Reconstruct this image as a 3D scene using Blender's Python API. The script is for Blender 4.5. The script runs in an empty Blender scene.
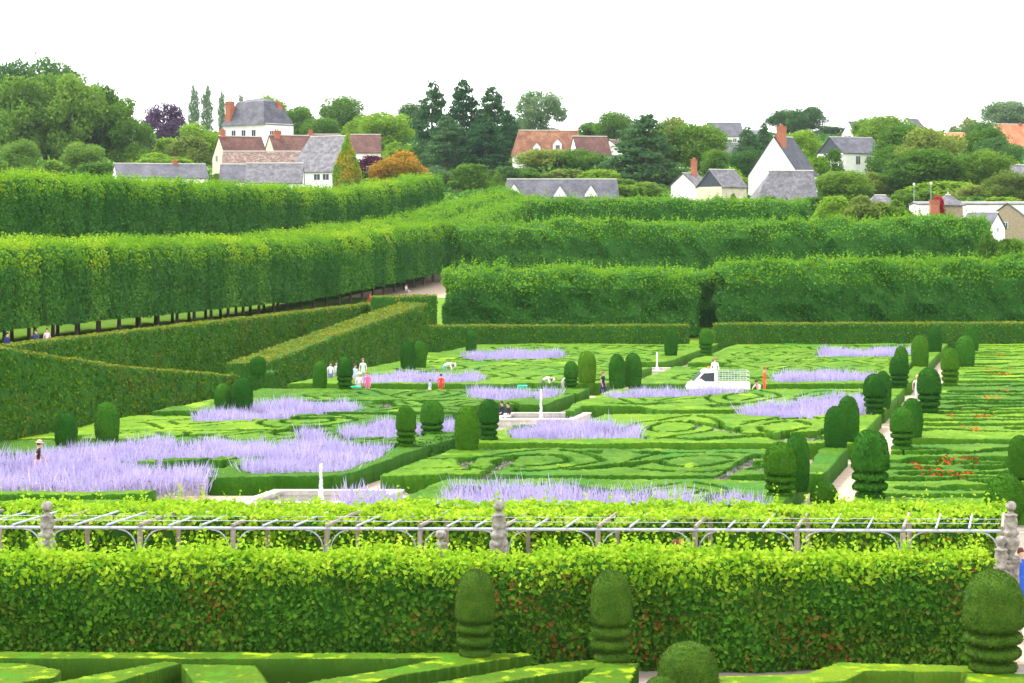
import bpy, bmesh, math, random
import numpy as np
rng = np.random.default_rng(7); random.seed(7)
SC = bpy.context.scene; C = SC.collection
F = 2200.0; CX = 512.0; HY = 225.0; H = 10.8; K = .249      # lens in pixels, horizon row, eye height, slant of the garden axis
R = math.radians
def GX(px, D): return (px-CX)*D/F
def ZY(py, D): return H-(py-HY)*D/F
def GD(py, z=0.): return F*(H-z)/(py-HY)
def pxu(u, D): return CX+(u+K*D)*F/D
# ------------------------------------------------------------------ terrain
BD = [(-80,0),(188.6,0),(189,.5),(200,1.0),(204,1.5),(235,2.5),(262,3.6),(272,4.5),(295,9.5),(330,12),(400,17),(500,25),(650,36),(850,45),(1500,50),(4000,50)]
LU = [(-400,16),(-110,10),(-97,9.6),(-93,8.4),(-86,2.6),(-82,1.9),(-61.3,1.9),(-61.2,0),(500,0)]
def terr(x, d):
    x = np.asarray(x, float); d = np.asarray(d, float); u = x-K*d
    a = np.interp(d, [p[0] for p in BD], [p[1] for p in BD])
    b = np.interp(u, [p[0] for p in LU], [p[1] for p in LU])*np.clip((d-40)/50, 0, 1)
    return np.maximum(a, b)
def T(x, d): return float(terr(x, d))
# ------------------------------------------------------------------ objects
def tag(o, label=None, cat=None, group=None, kind=None):
    if label:
        o['label'] = label
        if not 4 <= len(label.split()) <= 16: print('LABEL', len(label.split()), label)
    if cat: o['category'] = cat
    if group: o['group'] = group
    if kind: o['kind'] = kind
    return o
def mk(name, V, Fc, mats, parent=None, origin=(0,0,0), smooth=False, mi=None):
    """arrays -> one mesh object; V is in world space (or local space of the parent)"""
    me = bpy.data.meshes.new(name)
    V = np.asarray(V, float).reshape(-1,3)-np.asarray(origin, float)
    if isinstance(Fc, np.ndarray):
        n, k = Fc.shape
        me.vertices.add(len(V)); me.vertices.foreach_set('co', V.ravel().astype(np.float32))
        me.loops.add(n*k); me.loops.foreach_set('vertex_index', Fc.ravel().astype(np.int32))
        me.polygons.add(n); me.polygons.foreach_set('loop_start', (np.arange(n)*k).astype(np.int32))
        me.polygons.foreach_set('loop_total', np.full(n, k, np.int32))
    else:
        me.from_pydata([tuple(v) for v in V], [], [tuple(f) for f in Fc])
    if mi is not None: me.polygons.foreach_set('material_index', np.asarray(mi, np.int32))
    if smooth is not False:
        me.polygons.foreach_set('use_smooth', np.full(len(me.polygons), True) if smooth is True else np.asarray(smooth, bool))
    me.update(calc_edges=True)
    for m in (mats if isinstance(mats, (list, tuple)) else [mats]): me.materials.append(m)
    o = bpy.data.objects.new(name, me); C.objects.link(o); o.location = origin
    if parent is not None: o.parent = parent
    return o
def empty(name, loc, label=None, cat=None, group=None, rz=0):
    o = bpy.data.objects.new(name, None); C.objects.link(o); o.location = loc; o.rotation_euler = (0,0,rz); o.empty_display_size = .3
    return tag(o, label, cat, group)
def copytree(o, parent=None):
    c = o.copy(); C.objects.link(c); c.parent = parent
    for ch in list(o.children): copytree(ch, c)
    return c
class MB:
    def __init__(s): s.v = []; s.f = []; s.m = []
    def add(s, V, Fs, m=0):
        n = len(s.v); s.v += [tuple(map(float, v)) for v in V]; s.f += [tuple(int(i)+n for i in f) for f in Fs]; s.m += [m]*len(Fs)
    def box(s, c, d, m=0, rz=0., taper=1.):
        x,y,z = d[0]/2, d[1]/2, d[2]/2; V = []
        for sz in (-1,1):
            t = taper if sz > 0 else 1.
            for sx, sy in ((-1,-1),(1,-1),(1,1),(-1,1)):
                a, b = sx*x*t, sy*y*t; V.append((c[0]+a*math.cos(rz)-b*math.sin(rz), c[1]+a*math.sin(rz)+b*math.cos(rz), c[2]+sz*z))
        s.add(V, [(0,3,2,1),(4,5,6,7),(0,1,5,4),(1,2,6,5),(2,3,7,6),(3,0,4,7)], m)
    def tube(s, pts, rad, n=8, m=0, caps=True):
        pts = [np.array(p, float) for p in pts]; rad = rad if hasattr(rad, '__len__') else [rad]*len(pts); V = []; Fs = []
        for i, p in enumerate(pts):
            t = pts[min(i+1, len(pts)-1)]-pts[max(i-1, 0)]; t /= (np.linalg.norm(t)+1e-9)
            a = np.cross(t, (0,0,1) if abs(t[2]) < .9 else (1,0,0)); a /= np.linalg.norm(a); b = np.cross(t, a)
            for k in range(n):
                w = 2*math.pi*k/n; V.append(p+rad[i]*(a*math.cos(w)+b*math.sin(w)))
        for i in range(len(pts)-1):
            for k in range(n): Fs.append((i*n+k, i*n+(k+1)%n, (i+1)*n+(k+1)%n, (i+1)*n+k))
        if caps: Fs.append(tuple(range(n))[::-1]); Fs.append(tuple(range((len(pts)-1)*n, len(pts)*n)))
        s.add(V, Fs, m)
    def lathe(s, prof, c=(0,0,0), n=20, m=0, sq=False):
        V = []; Fs = []
        for r, z in prof:
            for k in range(n):
                w = 2*math.pi*(k+.5)/n; q = 1.
                if sq: q = 1/max(abs(math.cos(w)), abs(math.sin(w)))
                V.append((c[0]+r*q*math.cos(w), c[1]+r*q*math.sin(w), c[2]+z))
        for i in range(len(prof)-1):
            for k in range(n): Fs.append((i*n+k, i*n+(k+1)%n, (i+1)*n+(k+1)%n, (i+1)*n+k))
        Fs.append(tuple(range(n))[::-1]); Fs.append(tuple(range((len(prof)-1)*n, len(prof)*n)))
        s.add(V, Fs, m)
    def poly(s, V, m=0): s.add(V, [tuple(range(len(V)))], m)
    def build(s, name, mats, parent=None, origin=(0,0,0), smooth=False):
        return mk(name, s.v, s.f, mats, parent, origin, smooth, s.m)
def noise(P, sc, seed=0, oct=3):
    """cheap smooth noise, about -1..1"""
    r = np.random.default_rng(seed); P = np.asarray(P, float); out = np.zeros(len(P)); amp = 1.; tot = 0.
    for o in range(oct):
        for k in range(4):
            d = r.normal(size=3); d /= np.linalg.norm(d); d2 = r.normal(size=3); d2 /= np.linalg.norm(d2)
            out += amp*.5*np.sin(P@d*sc*2**o*1.3+r.uniform(0,6.28)+1.5*np.sin(P@d2*sc*2**o*.7+r.uniform(0,6.28)))
        tot += amp; amp *= .6
    return out/tot
def leaves(P, N, size, spread=.8, aspect=.7, r=rng, up=0.):
    """one kite-shaped leaf per point"""
    n = len(P); size = np.broadcast_to(size, (n,))*r.uniform(.65, 1.35, n)
    Nn = N+spread*r.normal(size=(n,3)); Nn[:,2] += up; Nn /= np.linalg.norm(Nn, axis=1)[:,None]+1e-9
    A = np.cross(Nn, r.normal(size=(n,3))); A /= np.linalg.norm(A, axis=1)[:,None]+1e-9; B = np.cross(Nn, A)
    a = A*(size*.5)[:,None]; b = B*(size*.5*aspect)[:,None]; c = Nn*(size*.10)[:,None]
    V = np.stack([P-a, P-a*.1+b+c, P+a, P-a*.1-b+c], 1).reshape(-1,3)
    return V, np.arange(4*n).reshape(n,4)
def joinarr(parts):
    """[(V,F(quads),matindex,smooth)] -> arrays"""
    Vs=[];Fs=[];Ms=[];Ss=[];n=0
    for V,Fq,m,sm in parts:
        Vs.append(V); Fs.append(Fq+n); n += len(V)
        Ms.append(np.full(len(Fq), m) if np.isscalar(m) else m); Ss.append(np.full(len(Fq), sm))
    return np.concatenate(Vs), np.concatenate(Fs), np.concatenate(Ms), np.concatenate(Ss)
# ------------------------------------------------------------------ materials
def nm(name):
    m = bpy.data.materials.new(name); m.use_nodes = True; nt = m.node_tree; nt.nodes.clear()
    return m, nt, (lambda t, **k: _n(nt, t, **k)), nt.links.new
def _n(nt, t, **k):
    n = nt.nodes.new(t)
    for a, b in k.items():
        if a in n.inputs.keys() if isinstance(a, str) else False: n.inputs[a].default_value = b
        else: setattr(n, a, b)
    return n
def ramp(nt, stops, interp='LINEAR'):
    r = nt.nodes.new('ShaderNodeValToRGB'); r.color_ramp.interpolation = interp
    while len(r.color_ramp.elements) < len(stops): r.color_ramp.elements.new(.5)
    for e, (p, c) in zip(r.color_ramp.elements, stops): e.position = p; e.color = (*c, 1)
    return r
def foliage(name, cols, sc=.5, fine=6., bump=.5, trans=.25, patch=None, obj=False, rough=.7, bdist=.06):
    """cols: dark, mid, light leaf colours; patch: (colour, threshold, amount) for off-colour areas"""
    m, nt, N, L = nm(name); out = N('ShaderNodeOutputMaterial')
    geo = N('ShaderNodeNewGeometry'); pos = geo.outputs['Position']
    n1 = N('ShaderNodeTexNoise'); n1.inputs['Scale'].default_value = sc; n1.inputs['Detail'].default_value = 4; L(pos, n1.inputs['Vector'])
    n2 = N('ShaderNodeTexNoise'); n2.inputs['Scale'].default_value = fine; n2.inputs['Detail'].default_value = 3; L(pos, n2.inputs['Vector'])
    a = N('ShaderNodeMath', operation='MULTIPLY_ADD'); L(n1.outputs['Fac'], a.inputs[0]); a.inputs[1].default_value = .8; 
    b = N('ShaderNodeMath', operation='MULTIPLY_ADD'); L(n2.outputs['Fac'], b.inputs[0]); b.inputs[1].default_value = .8; b.inputs[2].default_value = -.55
    L(b.outputs[0], a.inputs[2])
    c = N('ShaderNodeMath', operation='MULTIPLY_ADD'); L(geo.outputs['Random Per Island'], c.inputs[0]); c.inputs[1].default_value = .5; c.inputs[2].default_value = -.12
    d = N('ShaderNodeMath', operation='ADD'); L(a.outputs[0], d.inputs[0]); L(c.outputs[0], d.inputs[1]); last = d
    if obj:
        oi = N('ShaderNodeObjectInfo'); e = N('ShaderNodeMath', operation='MULTIPLY_ADD'); L(oi.outputs['Random'], e.inputs[0]); e.inputs[1].default_value = .55; e.inputs[2].default_value = -.27
        g = N('ShaderNodeMath', operation='ADD'); L(d.outputs[0], g.inputs[0]); L(e.outputs[0], g.inputs[1]); last = g
    cr = ramp(nt, [(.12, cols[0]), (.5, cols[1]), (.9, cols[2])]); L(last.outputs[0], cr.inputs[0]); col = cr.outputs[0]
    if patch:
        for i, (pc, th, amt, psc) in enumerate(patch):
            n3 = N('ShaderNodeTexNoise'); n3.inputs['Scale'].default_value = psc; n3.inputs['Detail'].default_value = 3; n3.noise_dimensions = '4D'; n3.inputs['W'].default_value = 3.7*i+1.3; L(pos, n3.inputs['Vector'])
            r2 = ramp(nt, [(th, (0,0,0)), (th+.1, (1,1,1))]); L(n3.outputs['Fac'], r2.inputs[0])
            wn = N('ShaderNodeMath', operation='LESS_THAN'); fr = N('ShaderNodeMath', operation='FRACT'); mu = N('ShaderNodeMath', operation='MULTIPLY_ADD')
            L(geo.outputs['Random Per Island'], mu.inputs[0]); mu.inputs[1].default_value = 17.3; L(n2.outputs['Fac'], mu.inputs[2]); L(mu.outputs[0], fr.inputs[0]); L(fr.outputs[0], wn.inputs[0]); wn.inputs[1].default_value = amt
            mm = N('ShaderNodeMath', operation='MULTIPLY'); L(r2.outputs[0], mm.inputs[0]); L(wn.outputs[0], mm.inputs[1])
            mx = N('ShaderNodeMix', data_type='RGBA'); L(mm.outputs[0], mx.inputs[0]); L(col, mx.inputs[6]); mx.inputs[7].default_value = (*pc,1); col = mx.outputs[2]
    p = N('ShaderNodeBsdfPrincipled'); p.inputs['Roughness'].default_value = rough; p.inputs['Specular IOR Level'].default_value = .05; L(col, p.inputs['Base Color'])
    if bump:
        bp = N('ShaderNodeBump'); bp.inputs['Strength'].default_value = bump; bp.inputs['Distance'].default_value = bdist
        n4 = N('ShaderNodeTexNoise'); n4.inputs['Scale'].default_value = fine*2.2; n4.inputs['Detail'].default_value = 3; L(pos, n4.inputs['Vector']); L(n4.outputs['Fac'], bp.inputs['Height']); L(bp.outputs[0], p.inputs['Normal'])
    if trans:
        t = N('ShaderNodeBsdfTranslucent'); hs = N('ShaderNodeHueSaturation'); hs.inputs['Value'].default_value = 1.3; hs.inputs['Hue'].default_value = .485; L(col, hs.inputs['Color']); L(hs.outputs[0], t.inputs['Color'])
        ms = N('ShaderNodeMixShader'); ms.inputs[0].default_value = trans; L(p.outputs[0], ms.inputs[1]); L(t.outputs[0], ms.inputs[2]); L(ms.outputs[0], out.inputs[0])
    else: L(p.outputs[0], out.inputs[0])
    return m
def surf(name, c1, c2, sc=3., rough=.8, bump=.2, detail=5, bdist=.02, c3=None, stretch=None, spec=.3, metal=0., local=True):
    m, nt, N, L = nm(name); out = N('ShaderNodeOutputMaterial')
    if local: vec = N('ShaderNodeTexCoord').outputs['Object']
    else: vec = N('ShaderNodeNewGeometry').outputs['Position']
    mp = N('ShaderNodeMapping'); L(vec, mp.inputs[0])
    if stretch: mp.inputs['Scale'].default_value = stretch
    n1 = N('ShaderNodeTexNoise'); n1.inputs['Scale'].default_value = sc; n1.inputs['Detail'].default_value = detail; L(mp.outputs[0], n1.inputs['Vector'])
    st = [(.32, c1), (.68, c2)] if c3 is None else [(.3, c1), (.5, c2), (.7, c3)]
    cr = ramp(nt, st); L(n1.outputs['Fac'], cr.inputs[0])
    p = N('ShaderNodeBsdfPrincipled'); p.inputs['Roughness'].default_value = rough; p.inputs['Specular IOR Level'].default_value = spec; p.inputs['Metallic'].default_value = metal; L(cr.outputs[0], p.inputs['Base Color'])
    if bump:
        bp = N('ShaderNodeBump'); bp.inputs['Strength'].default_value = bump; bp.inputs['Distance'].default_value = bdist
        n2 = N('ShaderNodeTexNoise'); n2.inputs['Scale'].default_value = sc*5; n2.inputs['Detail'].default_value = 4; L(mp.outputs[0], n2.inputs['Vector']); L(n2.outputs['Fac'], bp.inputs['Height']); L(bp.outputs[0], p.inputs['Normal'])
    L(p.outputs[0], out.inputs[0]); return m
def tiles(name, c1, c2, c3, tw=.3, th=.22, sc=.6):
    """roof covering laid in courses: follows the height of the roof"""
    m, nt, N, L = nm(name); out = N('ShaderNodeOutputMaterial'); vec = N('ShaderNodeTexCoord').outputs['Object']
    n1 = N('ShaderNodeTexNoise'); n1.inputs['Scale'].default_value = sc; n1.inputs['Detail'].default_value = 6; L(vec, n1.inputs['Vector'])
    mp = N('ShaderNodeMapping'); mp.inputs['Scale'].default_value = (1/tw,1/tw,1/th); L(vec, mp.inputs[0])
    vo = N('ShaderNodeTexVoronoi'); vo.inputs['Scale'].default_value = 1; L(mp.outputs[0], vo.inputs['Vector'])
    a = N('ShaderNodeMath', operation='MULTIPLY_ADD'); L(vo.outputs['Color'], a.inputs[0]); a.inputs[1].default_value = .35; 
    b = N('ShaderNodeMath', operation='ADD'); L(n1.outputs['Fac'], b.inputs[0]); b.inputs[1].default_value = -.17; L(b.outputs[0], a.inputs[2])
    cr = ramp(nt, [(.3, c1), (.5, c2), (.72, c3)]); L(a.outputs[0], cr.inputs[0])
    wv = N('ShaderNodeTexWave'); wv.bands_direction = 'Z'; wv.wave_profile = 'SAW'; wv.inputs['Scale'].default_value = 1/th/3.14; L(vec, wv.inputs['Vector'])
    bp = N('ShaderNodeBump'); bp.inputs['Strength'].default_value = .4; bp.inputs['Distance'].default_value = .03; L(wv.outputs['Fac'], bp.inputs['Height'])
    p = N('ShaderNodeBsdfPrincipled'); p.inputs['Roughness'].default_value = .75; L(cr.outputs[0], p.inputs['Base Color']); L(bp.outputs[0], p.inputs['Normal']); L(p.outputs[0], out.inputs[0]); return m
def plain(name, c, rough=.6, spec=.3, metal=0., trans=0.):
    m, nt, N, L = nm(name); out = N('ShaderNodeOutputMaterial'); p = N('ShaderNodeBsdfPrincipled')
    n1 = N('ShaderNodeTexNoise'); n1.inputs['Scale'].default_value = 9; n1.inputs['Detail'].default_value = 3; L(N('ShaderNodeTexCoord').outputs['Object'], n1.inputs['Vector'])
    cr = ramp(nt, [(.3, tuple(x*.85 for x in c)), (.7, tuple(min(1, x*1.1) for x in c))]); L(n1.outputs['Fac'], cr.inputs[0]); L(cr.outputs[0], p.inputs['Base Color'])
    p.inputs['Roughness'].default_value = rough; p.inputs['Specular IOR Level'].default_value = spec; p.inputs['Metallic'].default_value = metal; p.inputs['Transmission Weight'].default_value = trans
    L(p.outputs[0], out.inputs[0]); return m
M = {}
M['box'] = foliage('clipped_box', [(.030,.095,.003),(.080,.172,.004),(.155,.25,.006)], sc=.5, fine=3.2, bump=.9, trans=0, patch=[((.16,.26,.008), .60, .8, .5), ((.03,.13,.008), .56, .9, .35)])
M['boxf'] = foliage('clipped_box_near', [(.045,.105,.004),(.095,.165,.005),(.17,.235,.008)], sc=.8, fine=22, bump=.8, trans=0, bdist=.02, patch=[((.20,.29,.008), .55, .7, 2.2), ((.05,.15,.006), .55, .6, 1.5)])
M['boxs'] = foliage('clipped_box_side_shade', [(.022,.09,.004),(.045,.135,.006),(.08,.18,.008)], sc=1.2, fine=8, bump=.8, trans=0)  # deeper green than the tops: shade of the upright faces put into the colour
M['boxsf'] = foliage('clipped_box_side_shade_near', [(.03,.085,.006),(.06,.13,.008),(.10,.17,.012)], sc=1.5, fine=26, bump=1, trans=0, bdist=.02)  # foreground sides, their shade likewise painted into the green
M['yew'] = foliage('clipped_yew', [(.018,.09,.008),(.036,.145,.010),(.07,.19,.014)], sc=1.2, fine=9, bump=.6, trans=.1, obj=True)
M['yewl'] = foliage('clipped_yew_pale', [(.035,.125,.006),(.065,.18,.008),(.11,.23,.012)], sc=1.2, fine=9, bump=.6, trans=.1, obj=True)
M['yewf'] = foliage('clipped_yew_near', [(.03,.085,.008),(.07,.14,.012),(.13,.20,.02)], sc=3.5, fine=28, bump=.9, trans=.0, bdist=.015)
M['hornb'] = foliage('hornbeam_wall', [(.042,.13,.007),(.09,.19,.010),(.16,.24,.014)], sc=.55, fine=3, bump=.4, trans=.2, patch=[((.18,.13,.025), .56, .45, .35), ((.025,.11,.012), .55, .6, .5)])
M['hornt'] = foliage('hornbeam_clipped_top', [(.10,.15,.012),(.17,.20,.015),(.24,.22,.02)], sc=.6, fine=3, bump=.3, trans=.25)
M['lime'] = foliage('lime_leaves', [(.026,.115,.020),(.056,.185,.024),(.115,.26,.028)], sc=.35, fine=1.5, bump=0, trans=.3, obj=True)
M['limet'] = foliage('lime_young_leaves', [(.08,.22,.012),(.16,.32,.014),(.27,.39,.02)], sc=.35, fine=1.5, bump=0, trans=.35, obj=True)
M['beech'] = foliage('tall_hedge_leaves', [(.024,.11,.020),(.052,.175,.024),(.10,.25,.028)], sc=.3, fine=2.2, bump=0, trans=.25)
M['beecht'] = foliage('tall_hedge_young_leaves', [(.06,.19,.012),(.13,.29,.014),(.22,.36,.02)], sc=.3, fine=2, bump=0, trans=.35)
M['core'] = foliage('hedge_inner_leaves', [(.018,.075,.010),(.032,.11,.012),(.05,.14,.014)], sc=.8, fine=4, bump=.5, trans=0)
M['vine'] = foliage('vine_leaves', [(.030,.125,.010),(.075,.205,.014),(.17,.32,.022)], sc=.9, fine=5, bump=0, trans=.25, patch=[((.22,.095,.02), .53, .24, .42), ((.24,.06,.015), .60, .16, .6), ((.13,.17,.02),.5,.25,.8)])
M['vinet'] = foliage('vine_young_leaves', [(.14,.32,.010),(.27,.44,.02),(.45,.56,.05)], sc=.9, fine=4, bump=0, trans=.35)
M['grass'] = foliage('grass', [(.07,.15,.008),(.11,.21,.010),(.15,.25,.014)], sc=.25, fine=4, bump=.4, trans=0)
M['lav'] = foliage('sage_blossom', [(.34,.29,.50),(.45,.385,.61),(.62,.55,.74)], sc=.6, fine=4, bump=0, trans=.3)
M['lavleaf'] = foliage('sage_foliage', [(.15,.20,.13),(.28,.29,.29),(.46,.41,.54)], sc=.6, fine=4, bump=0, trans=.2)
M['greyp'] = foliage('grey_mauve_leaves', [(.12,.13,.09),(.20,.19,.16),(.30,.26,.28)], sc=.9, fine=4, bump=0, trans=.1)
M['red'] = foliage('red_blossom', [(.35,.02,.01),(.55,.04,.015),(.7,.12,.02)], sc=1, fine=6, bump=0, trans=.2)
M['orangefl'] = foliage('orange_blossom', [(.5,.08,.01),(.65,.13,.02),(.75,.2,.03)], sc=1, fine=6, bump=0, trans=.2)
M['pinkfl'] = foliage('pink_blossom', [(.5,.04,.12),(.7,.08,.2),(.8,.2,.3)], sc=1, fine=6, bump=0, trans=.2)
M['soil'] = surf('garden_soil', (.13,.105,.085), (.22,.18,.15), sc=2, bump=.5, local=False, c3=(.17,.17,.10))
M['gravel'] = surf('pale_gravel', (.34,.25,.175), (.46,.35,.26), sc=3, bump=.4, local=False)
M['stone'] = surf('weathered_limestone', (.13,.12,.10), (.38,.35,.30), sc=9, bump=.9, bdist=.03)
M['rim'] = surf('basin_stone', (.42,.38,.33), (.62,.57,.50), sc=4, bump=.3)
M['bark'] = surf('bark', (.05,.04,.03), (.12,.10,.08), sc=6, bump=.8, stretch=(1,1,.25))
M['wood'] = surf('grey_weathered_wood', (.16,.13,.10), (.32,.28,.23), sc=8, bump=.4, stretch=(1,1,.2))
M['metal'] = surf('galvanised_metal', (.30,.33,.38), (.44,.47,.53), sc=8, bump=.1, rough=.45, metal=.3)
M['slate'] = tiles('slate', (.04,.04,.055), (.068,.068,.088), (.11,.105,.125))
M['slate2'] = tiles('old_slate', (.065,.062,.072), (.10,.097,.11), (.17,.162,.175), sc=1.2)
M['slated'] = tiles('dark_slate', (.028,.03,.045), (.042,.045,.062), (.07,.07,.085))
M['brown'] = tiles('brown_tiles', (.05,.016,.011), (.085,.028,.019), (.13,.055,.036))
M['terra'] = tiles('orange_tiles', (.10,.035,.014), (.17,.06,.024), (.25,.12,.055))
M['orange'] = tiles('bright_orange_tiles', (.36,.10,.04), (.46,.15,.06), (.52,.22,.11))
M['mott'] = tiles('mottled_tiles', (.08,.038,.03), (.13,.075,.058), (.24,.18,.14), sc=2.5, tw=.6, th=.4)
M['white'] = surf('white_render', (.72,.70,.68), (.86,.83,.80), sc=1.5, bump=.1)
M['cream'] = surf('cream_render', (.50,.44,.33), (.66,.58,.45), sc=1.5, bump=.1)
M['tan'] = surf('tan_stone_wall', (.26,.20,.13), (.40,.32,.22), sc=5, bump=.4)
M['dkclad'] = surf('dark_cladding', (.035,.04,.06), (.06,.065,.09), sc=3, bump=.2, stretch=(1,1,6))
M['brick'] = surf('orange_brick', (.27,.08,.04), (.40,.13,.07), sc=6, bump=.3, c3=(.32,.15,.11))
M['glass'] = plain('window_glass', (.05,.06,.07), rough=.1, spec=.6)
M['frame'] = plain('painted_frame', (.7,.7,.68), rough=.5)
M['cut'] = surf('lead_ridge', (.45,.42,.38), (.6,.57,.5), sc=4, bump=.1)
M['paint'] = plain('white_vehicle_paint', (.78,.78,.78), rough=.25, spec=.5)
M['rubber'] = plain('black_rubber', (.02,.02,.02), rough=.8)
M['hub'] = plain('wheel_steel', (.35,.35,.36), rough=.4, metal=.7)
M['mesh'] = plain('grey_steel_bars', (.45,.47,.48), rough=.4, metal=.3)
M['beacon'] = plain('orange_plastic', (.8,.2,.02), rough=.3)
M['teal'] = plain('turquoise_plastic', (.01,.42,.28), rough=.4)
M['sack'] = plain('white_woven_sack', (.72,.74,.78), rough=.8)
def foam():
    m, nt, N, L = nm('foaming_water'); out = N('ShaderNodeOutputMaterial'); p = N('ShaderNodeBsdfPrincipled'); p.inputs['Base Color'].default_value = (.9,.92,.95,1); p.inputs['Roughness'].default_value = .3
    t = N('ShaderNodeBsdfTranslucent'); t.inputs[0].default_value = (.9,.93,.96,1); ms = N('ShaderNodeMixShader'); ms.inputs[0].default_value = .4; L(p.outputs[0], ms.inputs[1]); L(t.outputs[0], ms.inputs[2]); L(ms.outputs[0], out.inputs[0]); return m
M['foam'] = foam()
def water():
    m, nt, N, L = nm('pond_water'); out = N('ShaderNodeOutputMaterial'); p = N('ShaderNodeBsdfPrincipled'); p.inputs['Base Color'].default_value = (.10,.09,.075,1); p.inputs['Roughness'].default_value = .12
    bp = N('ShaderNodeBump'); bp.inputs['Strength'].default_value = .3; bp.inputs['Distance'].default_value = .02; n = N('ShaderNodeTexNoise'); n.inputs['Scale'].default_value = 3; n.inputs['Detail'].default_value = 3
    L(N('ShaderNodeNewGeometry').outputs['Position'], n.inputs['Vector']); L(n.outputs['Fac'], bp.inputs['Height']); L(bp.outputs[0], p.inputs['Normal']); L(p.outputs[0], out.inputs[0]); return m
M['water'] = water()
# ------------------------------------------------------------------ camera, world, sun
cam = bpy.data.cameras.new('camera'); co = bpy.data.objects.new('camera', cam); C.objects.link(co); SC.camera = co
co.location = (0,0,H); co.rotation_euler = (R(90),0,0); cam.sensor_width = 36; cam.lens = F/1024*36; cam.shift_y = -(341.5-HY)/1024; cam.clip_end = 9000; cam.clip_start = .5
w = bpy.data.worlds.new('World'); SC.world = w; w.use_nodes = True; nt = w.node_tree; nt.nodes.clear()
SUN_EL, SUN_AZ = 56., -62.      # azimuth of the sun, degrees clockwise from straight ahead (+Y)
sky = nt.nodes.new('ShaderNodeTexSky'); sky.sky_type = 'NISHITA'; sky.sun_disc = False; sky.sun_elevation = R(SUN_EL); sky.sun_rotation = R(SUN_AZ)
bg1 = nt.nodes.new('ShaderNodeBackground'); bg1.inputs[1].default_value = .1; nt.links.new(sky.outputs[0], bg1.inputs[0])
bg2 = nt.nodes.new('ShaderNodeBackground'); tc = nt.nodes.new('ShaderNodeTexCoord'); mp = nt.nodes.new('ShaderNodeMapping'); mp.inputs['Scale'].default_value = (1,1,4)
cn = nt.nodes.new('ShaderNodeTexNoise'); cn.inputs['Scale'].default_value = 1.6; cn.inputs['Detail'].default_value = 5
nt.links.new(tc.outputs['Generated'], mp.inputs[0]); nt.links.new(mp.outputs[0], cn.inputs['Vector'])
cr = ramp(nt, [(.3, (.66,.645,.66)), (.7, (.86,.86,.86))]); nt.links.new(cn.outputs['Fac'], cr.inputs[0]); nt.links.new(cr.outputs[0], bg2.inputs[0]); bg2.inputs[1].default_value = 1.
mx = nt.nodes.new('ShaderNodeMixShader'); mx.inputs[0].default_value = .85; wo = nt.nodes.new('ShaderNodeOutputWorld')
nt.links.new(bg1.outputs[0], mx.inputs[1]); nt.links.new(bg2.outputs[0], mx.inputs[2]); nt.links.new(mx.outputs[0], wo.inputs[0])
sl = bpy.data.lights.new('sun', 'SUN'); sl.energy = 1.5; sl.angle = R(12); sl.color = (1,.96,.88); so = bpy.data.objects.new('sun', sl); C.objects.link(so); so.location = (0,0,80)
az = R(SUN_AZ); d = (math.sin(az)*math.cos(R(SUN_EL)), math.cos(az)*math.cos(R(SUN_EL)), math.sin(R(SUN_EL)))
from mathutils import Vector
so.rotation_euler = Vector(d).to_track_quat('Z', 'Y').to_euler()
vs = SC.view_settings; vs.view_transform = 'Standard'; vs.look = 'None'; vs.gamma = 1; vs.exposure = 2.02; vs.use_curve_mapping = False
SC.render.engine = 'CYCLES'; SC.render.resolution_x = 1024; SC.render.resolution_y = 683
try:
    SC.cycles.max_bounces = 5; SC.cycles.diffuse_bounces = 3; SC.cycles.transmission_bounces = 3; SC.cycles.transparent_max_bounces = 4
except Exception: pass
# ================================================================== ground
us = np.array(sorted(set(list(np.linspace(-420,-112,30))+[-110,-104,-100,-97,-95,-93,-90,-86,-84,-82,-75,-68,-61.3,-61.2,-55,-50]+list(np.linspace(-40,60,30))+list(np.linspace(70,600,40)))))
ds = np.array(sorted(set([-80,-40,0,40,50,60,75,90,120,150,170,188.6,189,194,200,204,215,225,235,245,255,262,267,272,278,284,290,295,305,315,330]+list(np.linspace(345,900,38))+[1000,1250,1500,2200,4000])))
U, D_ = np.meshgrid(us, ds); X_ = U+K*D_; Z_ = terr(X_, D_)
nu, nd = len(us), len(ds); idx = np.arange(nu*nd).reshape(nd, nu)
tag(mk('ground', np.stack([X_, D_, Z_], -1).reshape(-1,3), np.stack([idx[:-1,:-1], idx[:-1,1:], idx[1:,1:], idx[1:,:-1]], -1).reshape(-1,4), M['grass'], smooth=False), 'green sloping ground under the gardens and village', kind='structure')
def sheet(name, pts, z, mat, label):
    o = mk(name, [(u+K*dd, dd, z) for u, dd in pts], [tuple(range(len(pts)))], mat); return tag(o, label, kind='structure')
sheet('garden_soil', [(-50.4,20),(45,20),(45,188.4),(-50.4,188.4)], .004, M['soil'], 'bare soil of the parterre beds')
sheet('garden_path', [(-29.1,76),(-27.0,76),(-27.0,188.3),(-29.1,188.3)], .010, M['gravel'], 'central gravel path between the box compartments')
sheet('garden_path', [(-9.6,55),(-7.9,55),(-7.9,188.3),(-9.6,188.3)], .010, M['gravel'], 'gravel path between the rows of topiary')
sheet('garden_path', [(-50.3,62),(-49.2,62),(-49.2,188),(-50.3,188)], .011, M['gravel'], 'gravel strip at the foot of the hornbeam wall')
sheet('garden_path', [(-49.2,77),(-10.,77),(-10.,87.6),(-49.2,87.6)], .014, M['gravel'], 'gravel cross path around the near basin')
sheet('garden_path', [(-29.1,117.2),(-10.,117.2),(-10.,121.9),(-29.1,121.9)], .014, M['gravel'], 'gravel cross path around the middle basin')
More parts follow.
